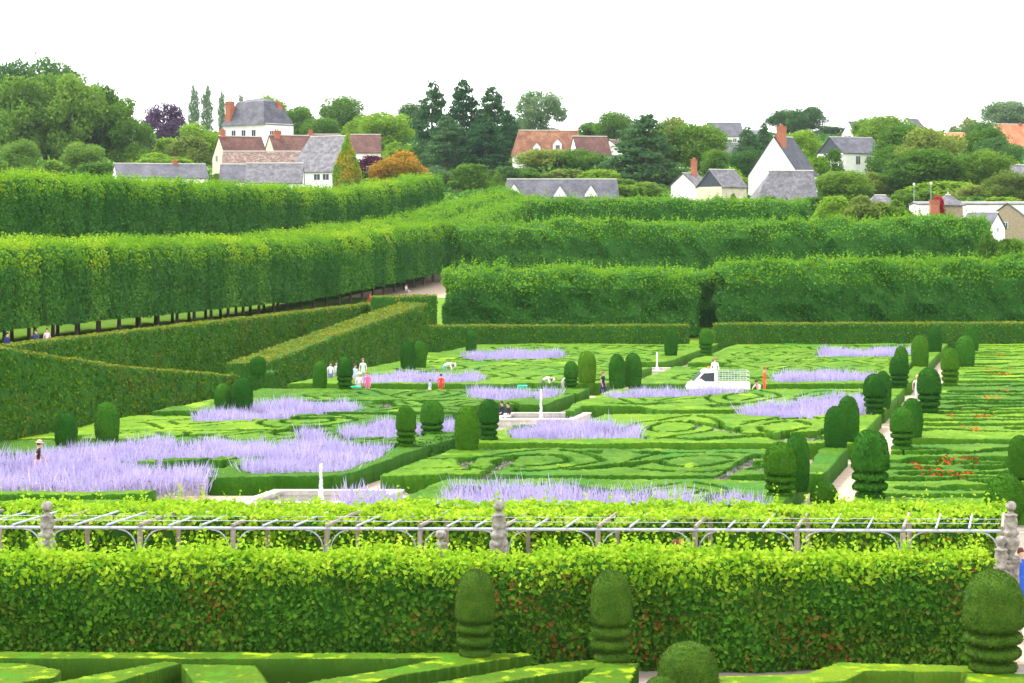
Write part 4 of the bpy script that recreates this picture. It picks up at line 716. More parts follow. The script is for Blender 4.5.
TREES = [
 ('oak_tree','broad',-22,70,60,560,'dark','dark tree at the top left corner behind the grove',None),('oak_tree','broad',14,63,64,570,'dark','dark rounded tree rising highest behind the left grove',None),('oak_tree','broad',52,60,62,565,'dark','dark tree crown behind the grove, right of the highest one',None),('oak_tree','wide',96,84,50,560,'dark','dark tree at the right shoulder of the back grove',None),
 ('acacia_tree','open',-12,84,70,470,'grove','pale green grove tree cut by the left edge',GR),('acacia_tree','open',18,78,66,460,'grove','slender trunked grove tree, second from the left edge',GR),('acacia_tree','open',46,72,70,465,'grove','tallest pale grove tree with bare stem, third from the left edge',GR),('acacia_tree','open',74,76,66,460,'grove','pale green grove tree in the middle right of the grove',GR),('shrub','broad',20,140,44,440,'grove','bushy young tree before the stems at far left',None),('shrub','broad',84,142,40,440,'grove','bushy young tree before the middle grove stems',None),('acacia_tree','open',98,84,58,470,'mid','grove tree with dark leaves right of the pale ones',GR),('acacia_tree','open',122,100,56,462,'mid','last grove tree at right with layered drooping branches',GR),
 ('shrub','bush',138,142,30,455,'mid','green shrub at the foot of the right end of the grove',None),
 ('copper_beech','open',164,104,40,520,'purple','dark purple leaved tree right of the grove',None),('copper_beech','bush',152,138,22,500,'purple','small purple tree below the large purple one',None),
 ('poplar_tree','poplar',194,87,12,900,'blue','leftmost and tallest of the three thin poplars',None),('poplar_tree','poplar',207,87,12,905,'blue','middle one of the three thin poplars',None),('poplar_tree','poplar',222,92,9,930,'blue','right and smallest of the three thin poplars beside the orange chimney',None),('poplar_tree','sparse',241,94,10,940,'blue','bare topped far poplar behind the manor roof',None),
 ('shrub','bush',170,136,40,470,'light','bright green shrub below the purple tree',None),('shrub','wide',198,120,48,490,'light','light green tree under the poplars',None),('shrub','bush',190,134,42,465,'olive','brownish green shrub left of the cream gable house',None),('shrub','bush',160,153,60,440,'light','low pale bushes above the long slate roof at left',None),
 ('garden_tree','broad',270,96,32,640,'light','light green tree top above the manor roof',None),('garden_tree','broad',298,106,36,600,'mid','green tree right of the manor',None),
 ('garden_tree','broad',342,97,46,620,'mid','tall green tree behind the long brick red roof',None),('garden_tree','broad',364,116,36,560,'light','light tree between the tall one and the bright one',None),('garden_tree','broad',386,112,54,540,'light','bright green tree behind the orange leaved tree',None),('garden_tree','broad',412,104,38,640,'dark','bluish dark tree left of the firs',None),('shrub','bush',372,140,44,500,'mid','green shrub right of the ivy gable',None),('shrub','bush',400,142,40,480,'light','pale shrub above the orange leaved tree',None),
 ('plum_tree','bush',371,154,34,430,'plum','dark plum coloured shrub beside the ivy gable',None),('maple_tree','wide',398,148,54,392,'orange','orange and yellow leaved tree above the clipped limes',None),('maple_tree','bush',415,166,34,412,'orange','low orange shrub at the right of the orange tree',None),
 ('fir_tree','fir',432,85,52,480,'conif','left of the three tall dark firs',None),('fir_tree','fir',463,83,56,490,'conif','middle one of the three tall dark firs',None),('fir_tree','fir',492,90,60,485,'conif','right broad one of the three tall dark firs',None),('fir_tree','fir',508,112,40,470,'conif','shorter dark fir beside the orange roof',None),('fir_tree','cedar',448,118,60,465,'conif','dark conifer mass in front of the left firs',None),('fir_tree','cedar',486,124,64,462,'conif','dark conifer mass in front of the right firs',None),
 ('shrub','bush',437,166,38,400,'blue','grey green shrub right of the orange tree',None),('shrub','bush',470,162,44,395,'mid','rounded green shrub under the firs',None),('shrub','fir',497,172,18,390,'mid','small pointed shrub left of the long slate roof',None),
 ('ash_tree','open',541,91,46,620,'blue','sparse airy tree standing up behind the orange roofed house',None),('ash_tree','broad',520,118,30,640,'blue','small bluish tree between firs and orange roof',None),
 ('hillside_tree','wide',548,147,64,440,'olive','olive green tree before the orange roofed house',None),('hillside_tree','wide',583,146,54,436,'mid','green tree below the smaller orange roof',None),('shrub','bush',600,168,44,400,'light','bright yellow green bush above the long slate roof',None),('hillside_tree','broad',594,122,32,620,'mid','distant tree right of the orange roofs',None),('hillside_tree','broad',614,112,38,600,'mid','taller distant tree left of the cedar',None),
 ('cedar_tree','cedar',645,117,92,410,'conif','big dark spreading cedar in front of the village',None),('cedar_tree','bush',622,178,36,385,'mid','green bush at the left foot of the cedar',None),('shrub','bush',642,182,50,380,'mid','rounded bush at the right foot of the cedar',None),
 ('chestnut_tree','wide',668,113,62,520,'olive','large round tree behind the cedar',None),('chestnut_tree','wide',698,120,56,500,'mid','large round tree above the house with the dark gable',None),('shrub','broad',716,150,30,470,'mid','green tree behind the dark gable house',None),
 ('fir_tree','fir',748,128,34,500,'conif','broad conifer left of the white gable',None),('fir_tree','fir',764,124,24,540,'conif','pointed conifer just behind the white gable',None),('shrub','bush',730,168,34,430,'light','light bush between the dark gable and the white gable',None),('shrub','fir',733,194,14,345,'mid','small pointed bush before the cream wall',None),
 ('hilltop_tree','broad',806,107,38,740,'dark','tall dark tree on the skyline behind the brick chimney',None),('hilltop_tree','broad',784,110,34,750,'dark','dark tree on the skyline left of the tall one',None),('hilltop_tree','broad',828,126,34,770,'dark','low dark tree on the skyline right of the tall one',None),
 ('hillside_tree','broad',799,130,40,560,'light','light green tree right of the brick chimney',None),('hillside_tree','bush',808,150,40,500,'light','light bush under the light green tree',None),('garden_tree','bush',833,147,22,432,'mid','small round tree against the white house wall',None),
 ('hillside_tree','wide',843,168,60,352,'mid','broad rounded tree right of the old slate roof',None),('shrub','bush',815,196,40,330,'mid','low bush left of the broad rounded tree',None),('shrub','bush',872,180,40,380,'olive','olive bush right of the broad rounded tree',None),
 ('chestnut_tree','wide',885,112,56,520,'mid','large tree crossing the skyline at right',None),('chestnut_tree','broad',904,124,56,515,'mid','green tree right of the large skyline one',None),('hillside_tree','broad',884,138,34,500,'light','tree hiding the end of the white house',None),
 ('willow_tree','broad',934,128,64,560,'olive','pale olive tree with orange roof showing behind it',None),('willow_tree','wide',925,144,70,500,'mid','soft green tree behind the lamp posts',None),('hilltop_tree','fir',954,126,22,640,'light','small pointed light tree on the skyline',None),('hilltop_tree','poplar',969,118,22,690,'olive','bare thin tree on the skyline',None),
 ('yew_tree','broad',983,122,38,520,'dark','dark tree left of the bright orange roof',None),('yew_tree','wide',997,134,48,510,'dark','dark spreading tree below the bright orange roof',None),('willow_tree','wide',908,158,52,470,'dark','dark tree behind the left lamp post',None),('willow_tree','wide',965,150,50,465,'mid','shadowy green tree right of the round bush',None),
 ('round_bush','wide',957,160,50,400,'light','dense round light green tree right of the lamps',None),('shrub','bush',945,180,70,370,'light','light bushes below the round tree',None),('shrub','bush',903,190,30,345,'mid','dark green bush left of the lamp posts',None),('shrub','bush',975,184,50,360,'olive','yellowish bushes above the white wall',None),
 ('hilltop_tree','wide',1006,98,46,800,'blue','large bluish tree at the top right on the skyline',None),('hilltop_tree','wide',1034,104,50,800,'blue','bluish tree cut by the right edge on the skyline',None),
 ('shrub','broad',1010,172,50,350,'olive','olive shrub in front of the hip roof at the right edge',None),('shrub','bush',1002,196,50,340,'light','bright green shrub above the stone gable',None),
 ('shrub','bush',990,231,30,260,'mid','dark green shrub below the small white gable',None),('shrub','bush',1012,236,36,268,'light','bright rounded bush at the right edge beside the end of the hedge',None),('shrub','bush',866,196,50,300,'olive','yellow leaved shrub above the long upper hedge',None),('shrub','bush',835,194,40,310,'light','light shrub right of the uppermost hedge',None),('shrub','bush',893,200,36,300,'mid','green shrub above the right part of the long hedge',None),
 ('red_shrub','bush',938,193,15,286,'redleaf','crimson leaved bush beside the brick chimney',None),('climbing_tuft','bush',346,129,9,407,'light','tuft of ivy on the peak of the ivy gable',None),
 ('hillside_tree','wide',890,142,46,480,'mid','leafy tree under the large skyline tree at right',None),('hillside_tree','broad',930,150,60,470,'mid','soft tree right behind the two lamp posts',None),('hillside_tree','wide',895,165,50,420,'mid','green tree just left of the lamp posts',None),('hillside_tree','broad',868,118,34,540,'mid','tall leafy tree just right of the white house with dark gable',None),('hillside_tree','broad',985,128,44,520,'mid','bushy green tree left of the bright orange roof',None),('hillside_tree','broad',915,132,44,480,'mid','rounded green tree left of the olive skyline tree',None),('hillside_tree','broad',990,150,50,470,'mid','green tree between the dark tree and the hip roof',None),('shrub','bush',868,172,36,395,'olive','olive shrub at the corner of the white house with dark gable',None),('hillside_tree','wide',800,158,34,470,'light','pale tree between brick chimney and round small tree',None),('shrub','bush',925,190,40,350,'mid','green shrub at the foot of the lamp posts',None),('hillside_tree','broad',745,150,36,470,'dark','dark tree between the dark gable and white gable',None),('hillside_tree','broad',322,118,40,560,'mid','green tree above the right end of the manor',None),('hillside_tree','bush',505,165,40,400,'dark','dark bush at the foot of the right fir',None),('shrub','bush',528,168,40,405,'mid','green bush below the left part of the orange roof',None),('shrub','bush',565,168,50,402,'olive','olive bush above the middle of the long slate roof',None),
 ('shrub','bush',46,160,60,420,'mid','dark bushes at the foot of the grove',None),('shrub','bush',100,160,60,420,'mid','bushes at the foot of the grove left of the slate roof',None),('shrub','bush',-4,160,60,420,'mid','bushes at the foot of the grove at the left edge',None),('shrub','bush',218,172,14,385,'mid','small dark bush between the two slate roofs',None)]
for t in TREES:
    nm_, kd, px, yt, wpx, D, col, lb, g = t; kw = {}
    if nm_ == 'climbing_tuft': kw['yb'] = 139
    tree(nm_, kd, px, yt, wpx, D, col, lb, g, **kw)
# ================================================================== houses
def house(name, label, px, D, w, d, ey, ry, rot, wall='white', roof='slate', hip=(0,0), win=(), chim=(), zb=None, over=.3, gwall=None, dormer=(), cat='house', mans=None, ridge=True):
    """local x = ridge. px: pixel of the middle; ey/ry: eave and ridge rows; rot in degrees; win: (face, u, z, w, h)"""
    s = F/D; x = GX(px, D); zt, ze = ZY(ry, D), ZY(ey, D); z0 = (T(x,D) if zb is None else zb)-1.5; e = empty(name, (x,D,z0), label, cat, None, rz=R(rot)); E = ze-z0; Z = zt-z0
    b = MB(); hx, hy = w/2, d/2
    V = [(-hx,-hy,0),(hx,-hy,0),(hx,hy,0),(-hx,hy,0),(-hx,-hy,E),(hx,-hy,E),(hx,hy,E),(-hx,hy,E)]; b.add(V, [(0,1,5,4),(1,2,6,5),(2,3,7,6),(3,0,4,7)])
    if not hip[0] and not mans: b.add([(-hx,-hy,E),(-hx,0,Z-.08),(-hx,hy,E)], [(0,1,2)], 1)
    if not hip[1] and not mans: b.add([(hx,-hy,E),(hx,hy,E),(hx,0,Z-.08)], [(0,1,2)], 1)
    b.build('wall', [M[wall], M[gwall or wall]], e)
    o_ = over; sl = (Z-E)/hy; ez = E-o_*sl*.6; rb = MB(); th = .14; xl, xr = -hx-(0.12 if not hip[0] else o_), hx+(.12 if not hip[1] else o_)
    R0, R1 = (xl+hip[0] if hip[0] else xl), (xr-hip[1] if hip[1] else xr); yy = hy+o_
    lo = [(xl,-yy,ez),(xr,-yy,ez),(xr,yy,ez),(xl,yy,ez),(R0,0,Z),(R1,0,Z)]; 
    if mans:
        mz, mi_ = mans; mz = E+(Z-E)*mz; a, c_ = xl+mi_, yy-mi_; b2 = xr-mi_
        lo = [(xl,-yy,ez),(xr,-yy,ez),(xr,yy,ez),(xl,yy,ez),(a,-c_,mz),(b2,-c_,mz),(b2,c_,mz),(a,c_,mz),(a+mi_*.6,-c_*.25,Z),(b2-mi_*.6,-c_*.25,Z),(b2-mi_*.6,c_*.25,Z),(a+mi_*.6,c_*.25,Z)]
        rb.add(lo, [(0,1,5,4),(1,2,6,5),(2,3,7,6),(3,0,4,7),(4,5,9,8),(5,6,10,9),(6,7,11,10),(7,4,8,11),(8,9,10,11),(0,3,2,1)])
    else:
        up = [(p[0],p[1],p[2]+th) for p in lo]; n = 6
        rb.add(up+lo, [(0,1,5,4),(2,3,4,5),(1,2,5),(3,0,4)] if (hip[0] and hip[1]) else [(0,1,5,4),(2,3,4,5)]+([(1,2,5)] if hip[1] else [])+([(3,0,4)] if hip[0] else []))
        Fx = [(6,10,11,7),(8,11,10,9),(0,6,7,1),(2,8,9,3)]
        if hip[1]: Fx.append((1,7,8,2))
        else: Fx += [(1,7,11,5),(5,11,8,2)]
        if hip[0]: Fx.append((3,9,6,0))
        else: Fx += [(0,4,10,6),(4,3,9,10)]
        rb.add(up+lo, Fx)
    ro = rb.build('roof', M[roof], e)
    if ridge and not mans: q = MB(); q.tube([(R0,0,Z+th+.0),(R1,0,Z+th+.0)], .11, 6); q.build('ridge', M['cut'], ro)
    for (cx, cy, cw, cd, ct) in chim:
        q = MB(); zt_ = ZY(ct, D)-z0; q.box((cx,cy,(E+zt_)/2), (cw,cd,zt_-E)); q.box((cx,cy,zt_-.42), (cw+.14,cd+.14,.14)); q.box((cx,cy,zt_+.04), (cw+.18,cd+.18,.1)); 
        for k in (-1,1): q.lathe([(.13,zt_+.09),(.1,zt_+.45)], (cx+k*cw*.22,cy,0), 8)
        q.build('chimney', M['brick'], ro)
    for (fc, uu, zz, ww, hh) in win:
        fr = MB(); gl = MB(); q = {'f':((uu,-hy),(1,0),(0,-1)),'b':((uu,hy),(-1,0),(0,1)),'l':((-hx,uu),(0,-1),(-1,0)),'r':((hx,uu),(0,1),(1,0))}[fc]; z = Z-zz if zz > 0 else E+zz
        (ox,oy),(tx,ty),(nx,ny) = q
        def bx(B, a0, a1, z0_, z1_, dep, m=0):
            P_ = [(ox+tx*a+nx*dd, oy+ty*a+ny*dd, zq) for zq in (z0_,z1_) for (a,dd) in ((a0,dep[0]),(a1,dep[0]),(a1,dep[1]),(a0,dep[1]))]; B.add(P_, [(0,3,2,1),(4,5,6,7),(0,1,5,4),(1,2,6,5),(2,3,7,6),(3,0,4,7)], m)
        bx(gl, -ww/2, ww/2, z-hh/2, z+hh/2, (-.02,.02)); t = .07
        for (a0,a1,b0,b1) in ((-ww/2-t,-ww/2,z-hh/2-t,z+hh/2+t),(ww/2,ww/2+t,z-hh/2-t,z+hh/2+t),(-ww/2,ww/2,z+hh/2,z+hh/2+t),(-ww/2,ww/2,z-hh/2-t,z-hh/2),(-.03,.03,z-hh/2,z+hh/2)): bx(fr, a0,a1,b0,b1,(-.01,.06))
        g = gl.build('window', M['glass'], e); fr.build('frame', M['frame'], g)
    for (uu, zz, ww, hh, kind) in dormer:      # on the front slope
        q = MB(); z = E+zz; yf = -hy-.05 if kind == 'w' else -hy+.4; f2 = hh; ap = hh+(ww*.55 if kind != 'g' else ww*.75)
        yb_ = min(0, -hy+(z+ap-E)/sl); V = [(uu-ww/2,yf,z-.6),(uu+ww/2,yf,z-.6),(uu+ww/2,yf,z+f2),(uu,yf,z+ap),(uu-ww/2,yf,z+f2),(uu-ww/2,yb_,z-.6),(uu+ww/2,yb_,z-.6),(uu+ww/2,yb_,z+f2),(uu,yb_,z+ap),(uu-ww/2,yb_,z+f2)]
        q.add(V, [(0,1,2,3,4),(1,6,7,2),(5,0,4,9)]); dm = q.build('dormer', M['white'], e); q = MB(); g = .15
        q.add([(uu-ww/2-g,yf-.1,z+f2-g),(uu,yf-.1,z+ap+.12),(uu+ww/2+g,yf-.1,z+f2-g),(uu-ww/2-g,yb_,z+f2-g),(uu,yb_,z+ap+.12),(uu+ww/2+g,yb_,z+f2-g)], [(0,1,4,3),(1,2,5,4)]); q.build('dormer_roof', M[roof], dm)
        if kind == 'w': q = MB(); q.box((uu,yf-.01,z+f2*.45), (ww*.5,.05,f2*.7)); q.build('window', M['glass'], dm)
    return e
house('manor', 'grand pale manor with a steep slate mansard roof and two tall orange chimneys', 258, 470, 12.6, 8.6, 124.5, 99, -38, 'white', 'slate', mans=(.88,2.5), win=[('f',-3,-2.2,1.1,1.6),('f',0,-2.2,1.1,1.6),('f',3,-2.2,1.1,1.6),('r',0,-2.4,1.1,1.6),('r',-2.4,-2.4,1.,1.6)], chim=[(-4.7,-3.7,1.5,1.3,102),(4.3,1.9,.9,1.3,104)], over=.45)
house('house', 'cream gabled cottage with a brown tiled roof and chimney at the left of the group', 240, 425, 8.6, 7.2, 158, 137, 28, 'cream', 'brown', win=[('l',1.2,4.2,1.1,1.1)], chim=[(-3.5,.2,.9,.9,131)])
house('house', 'pale gabled house with a reddish roof and a leaning brick chimney below the manor', 289, 432, 8.0, 6.5, 153, 136, 24, 'cream', 'brown', chim=[(-2.6,-.2,1.1,1.,131.5)])
house('barn', 'long barn with a mottled patchy tiled roof and a pale ridge', 266, 405, 15.6, 7, 168, 152, 2, 'tan', 'mott')
house('barn', 'low dark slate roofed barn in front of the mottled roof', 240, 380, 6.6, 6, 182, 165, 3, 'white', 'slate')
house('barn', 'low grey slate roofed barn touching the ivy house', 275, 376, 9.6, 6, 183, 164, 2, 'white', 'slate2')
house('barn', 'long low slate roofed shed with a white gable above the left limes', 160, 375, 15.4, 6.4, 178, 164.5, 18, 'white', 'slate', chim=[(2.6,0,.7,.6,161)])
house('house', 'house with a long brick red roof and white ridge behind the ivy gable', 344, 455, 15, 7, 153, 135, 5, 'white', 'brown', chim=[(-6.9,0,.9,1.,131.5)])
iv = house('ivy_house', 'white house with slate roof and a gable covered in green and golden ivy', 325, 392, 8.6, 9.8, 172, 137, 40-77+12, 'white', 'slate2', win=[('f',1.2,-1.0,1.2,1.0),('f',3.0,-1.0,1.2,1.)], hip=(1.6,0))
# ivy sheet on its right gable
r = np.random.default_rng(77); hx, hy = 4.3, 4.9; E = ZY(172,392)-iv.location.z; Zr = ZY(135,392)-iv.location.z; n = 6500; y = r.uniform(-hy-.2,hy+.2,n); z = r.uniform(0,Zr+.3,n); k = z < E+(Zr-E)*(1-np.abs(y)/hy)+.45; y, z = y[k], z[k]
wn_ = (np.abs(y+1.6) < .45)&(z > 1.9)&(z < 3.6) | (np.abs(y-1.6) < .45)&(z > 1.9)&(z < 3.6); y, z = y[~wn_], z[~wn_]
P = np.stack([hx+.16+.16*r.random(len(y)), y, z],1); V, Fq = leaves(P, np.tile([1,0,.25],(len(y),1)), .42, r=r); mk('ivy', V, Fq, foliage('ivy_leaves', [(.12,.28,.014),(.22,.36,.018),(.38,.44,.03)], sc=.3, fine=1.5, bump=0, trans=.2, patch=[((.5,.36,.03),.47,.6,.3)]), iv)
for q_ in (-1.6,1.6): b = MB(); b.box((hx+.14,q_,2.75),(.1,.8,1.6)); g = b.build('window', M['glass'], iv); b = MB(); b.box((hx+.2,q_,2.75),(.04,.08,1.6)); b.box((hx+.17,q_,3.6),(.14,1.0,.12)); b.box((hx+.17,q_,1.9),(.14,1.0,.12)); b.build('frame', M['frame'], g)
house('house', 'long house with a steep orange tiled roof and two white dormers', 546, 455, 13.2, 8.5, 155, 131, 6, 'white', 'terra', dormer=[(-2.4,.0,1.5,1.5,'w'),(1.9,.6,1.7,1.6,'w')], hip=(1.2,0))
house('house', 'lower brown roofed wing with a white gable end right of the orange roof', 590, 447, 7., 6.5, 155, 137, 14, 'white', 'brown')
house('house', 'small white gable half hidden left of the cedar', 615, 470, 5, 5.5, 151, 140.5, 60, 'white', 'brown')
house('house', 'long low building with a dark slate roof and three white pointed dormers', 560, 352, 18.2, 6.5, 201, 180, 1, 'white', 'slate', dormer=[(-7.4,.1,2.1,1.0,'g'),(-.1,.1,2.1,.7,'g'),(4.8,.1,2.1,.8,'g')], hip=(.9,.3), zb=None)
house('house', 'small white house with a tall thin orange chimney beside the cedar', 690, 366, 4.2, 4.8, 186, 174, 52, 'white', 'slate2', win=[('l',0,4.2,.6,.8)], chim=[(.6,-.4,.75,.75,160)])
house('house', 'narrow house with a dark clad gable and grey roof', 722, 352, 5.6, 5.4, 187, 170.5, 40, 'cream', 'slate2', gwall='dkclad', zb=9)
b = None
house('house', 'distant slate roofed house on the skyline left of the conifers', 724, 620, 9.5, 9, 137, 123, 8, 'white', 'slate', win=[('f',-2,-1.2,1,1.2),('f',2,-1.2,1,1.2)], chim=[(4.2,0,1.1,1.,126)])
house('house', 'small bluish roofed house below the distant slate roof', 731, 540, 6.5, 6, 154, 143, 6, 'white', 'slate', win=[('f',0,-1.2,1,1.2)])
house('house', 'grey roof seen between the conifers on the skyline', 756, 640, 6, 8, 138, 130.5, 4, 'white', 'slate2')
house('house', 'big white gabled house with a brick chimney and a steep dark slate roof', 783, 372, 7.2, 9.4, 176, 137.5, 57, 'white', 'slated', win=[('l',.6,6.2,.6,1.0)], chim=[(-2.45,-.9,1.6,1.1,127.5)], over=.15)
house('old_barn', 'old barn with a wide weathered pale slate roof in front of the white gable', 781, 338, 9.8, 8.4, 206, 171.5, 3, 'white', 'slate2', hip=(3.6,0), over=.3)
house('house', 'white house with a dark clad gable and slate roof right of the brick chimney', 851, 445, 10.5, 8.6, 154, 138, 28, 'white', 'slate', gwall='dkclad', win=[('f',-1.5,-1.4,1,1.6),('f',1.2,-1.4,1,1.6),('f',3.4,-1.4,.9,1.6)])
house('house', 'small white gable with grey roof on the skyline right of the tall tree', 859, 660, 8, 6.5, 135, 122, 30, 'white', 'slate')
house('house', 'slanted roof with a white gable on the skyline right of the large tree', 912, 700, 9, 8, 134, 119, 55, 'white', 'slate')
house('house', 'orange roof nearly hidden by the olive tree', 955, 600, 6, 6, 142, 133, 10, 'white', 'orange')
house('house', 'bright orange roofed house with a white gable at the right edge', 1009, 560, 9.2, 7.6, 146, 124.5, 24, 'white', 'orange', chim=[(3.4,0,.8,.8,124)])
house('house', 'broad grey hip roof at the right edge behind olive shrubs', 1013, 400, 15, 12, 192, 165.5, 6, 'white', 'slate2', hip=(6,3), chim=[])
house('small_house', 'small building with a pale slate roof below the broad rounded tree', 880, 335, 3.6, 3.6, 205, 196, 6, 'tan', 'slate2', hip=(1.2,1.2))
house('long_building', 'long white building with a flat grey edged roof behind the hedge end', 978, 300, 17.5, 7, 205, 203.2, 0, 'white', 'slate2', over=.1, chim=[])
house('chimney_house', 'little slate pyramid roof with a pointed finial beside the crimson bush', 948, 288, 3.1, 3.1, 205, 196, 3, 'tan', 'slate2', hip=(1.5,1.5), cat='roof turret')
b = MB(); b.lathe([(.11,0),(.09,.35),(.03,.45),(.015,.95)], (0,0,0), 8); o = b.build('finial', M['cut']); x_ = [c for c in C.objects if c.get('label','').startswith('little slate pyramid')][0]; o.parent = x_; o.location = (0,0,ZY(196,288)-x_.location.z+.1)
b = MB(); b.box((0,0,1.6),(1.15,.9,3.2)); b.box((0,0,3.0),(1.3,1.05,.16)); b.box((0,0,3.27),(1.3,1.05,.12)); o = b.build('brick_chimney', M['brick'], None); o.location = (GX(934.5,284),284,ZY(200,284)-3.3); tag(o, 'squat brick chimney stack in front of the long white building', 'chimney')
house('stone_house', 'tan stone gabled house with a small attic window at the right edge', 1008, 282, 8.4, 8.6, 230, 204.0, 76, 'tan', 'slate', win=[('l',.2,2.7,.45,.65),('l',-1.4,6.,.8,1.),('l',1.2,6.,.8,1.)])
house('white_house', 'small white gabled house with a slate roof in front of the stone gable', 983, 270, 4.0, 3.6, 228, 213.5, -42, 'white', 'slate', win=[('r',0,2.0,.35,.5)])
# ================================================================== lamps
for i, (px, yt, yb, D, lb) in enumerate(((914,184,214,330,'left of two thin white lamp posts among the bushes'),(931,183,214,332,'right of two thin white lamp posts among the bushes'))):
    z1 = ZY(yt,D); x = GX(px,D); z0 = T(x,D); e = empty('street_lamp', (x,D,z0), lb, 'lamp post', 'lamp posts in the village'); b = MB(); b.tube([(0,0,0),(0,0,z1-z0-.3)], [.06,.035], 8); b.build('pole', M['metal'], e)
    b = MB(); b.lathe([(.08,z1-z0-.3),(.16,z1-z0-.2),(.2,z1-z0+.05),(.13,z1-z0+.12),(.05,z1-z0+.15)], n=12); b.build('lantern', M['frame'], e)

r = np.random.default_rng(555); n = 60000; dd = r.uniform(322**.5, 900**.5, n)**2; xx = r.uniform(-.29,.29,n)*dd; P = np.stack([xx, dd, 0*dd],1)
hh = np.clip(1.0+1.6*noise(P, .09, 4, 3), .15, 3.2); P[:,2] = terr(xx, dd)+hh*r.random(n)**.5; ok_ = (xx-K*dd > -420); P = P[ok_]; V, Fq = leaves(P, np.tile([0,-.6,.8],(len(P),1)), .5+.0011*P[:,1], r=r, spread=.6)
tag(mk('undergrowth', V, Fq, foliage('undergrowth_leaves', [(.02,.08,.012),(.045,.13,.015),(.08,.18,.02)], sc=.06, fine=.8, bump=0, trans=.2)), 'rough green scrub and garden hedging between the village houses', 'undergrowth', kind='stuff')
# ================================================================== people
SK = {}
def cmat(name, c, rough=.8):
    if name not in SK: SK[name] = plain(name, c, rough=rough)
    return SK[name]
skin = cmat('skin', (.55,.33,.24))
POSES = {
 'stand': dict(pel=(0,0,.93), sp=(0,0,1.13), ch=(0,0,1.34), nk=(0,0,1.49), hd=(0,-.015,1.62), hp=[(-.09,0,.88),(.09,0,.88)], kn=[(-.10,-.02,.49),(.10,-.02,.49)], an=[(-.11,.02,.09),(.11,.02,.09)], sh=[(-.17,0,1.42),(.17,0,1.42)], el=[(-.23,.02,1.15),(.23,.02,1.15)], wr=[(-.22,-.06,.92),(.22,-.06,.92)]),
 'walk': dict(pel=(0,0,.92), sp=(0,-.01,1.12), ch=(0,-.03,1.33), nk=(0,-.04,1.48), hd=(0,-.06,1.61), hp=[(-.09,0,.87),(.09,0,.87)], kn=[(-.10,-.2,.50),(.10,-.02,.48)], an=[(-.10,-.22,.10),(.10,.28,.15)], sh=[(-.17,-.02,1.41),(.17,-.02,1.41)], el=[(-.24,.10,1.16),(.23,-.12,1.15)], wr=[(-.23,.05,.93),(.22,-.28,.98)]),
 'crouch': dict(pel=(0,.12,.36), sp=(0,.06,.54), ch=(0,-.06,.72), nk=(0,-.15,.84), hd=(0,-.22,.95), hp=[(-.1,.08,.34),(.1,.08,.34)], kn=[(-.16,-.30,.46),(.16,-.30,.46)], an=[(-.13,-.06,.09),(.13,-.06,.09)], sh=[(-.17,-.08,.79),(.17,-.08,.79)], el=[(-.22,-.28,.60),(.22,-.28,.60)], wr=[(-.14,-.44,.40),(.14,-.44,.40)]),
 'sit': dict(pel=(0,0,.52), sp=(0,.02,.72), ch=(0,.0,.92), nk=(0,-.02,1.07), hd=(0,-.05,1.2), hp=[(-.1,-.03,.51),(.1,-.03,.51)], kn=[(-.13,-.45,.52),(.13,-.45,.52)], an=[(-.13,-.43,.10),(.13,-.43,.10)], sh=[(-.17,0,1.0),(.17,0,1.0)], el=[(-.23,-.05,.75),(.23,-.05,.75)], wr=[(-.14,-.27,.64),(.14,-.27,.64)]),
 'bend': dict(pel=(0,.12,.88), sp=(0,-.02,1.0), ch=(0,-.22,1.06), nk=(0,-.36,1.05), hd=(0,-.48,1.0), hp=[(-.09,.1,.84),(.09,.1,.84)], kn=[(-.12,.04,.47),(.12,.04,.47)], an=[(-.13,.1,.09),(.13,.1,.09)], sh=[(-.17,-.28,1.05),(.17,-.28,1.05)], el=[(-.2,-.36,.78),(.2,-.36,.78)], wr=[(-.14,-.46,.54),(.14,-.46,.54)]),
}
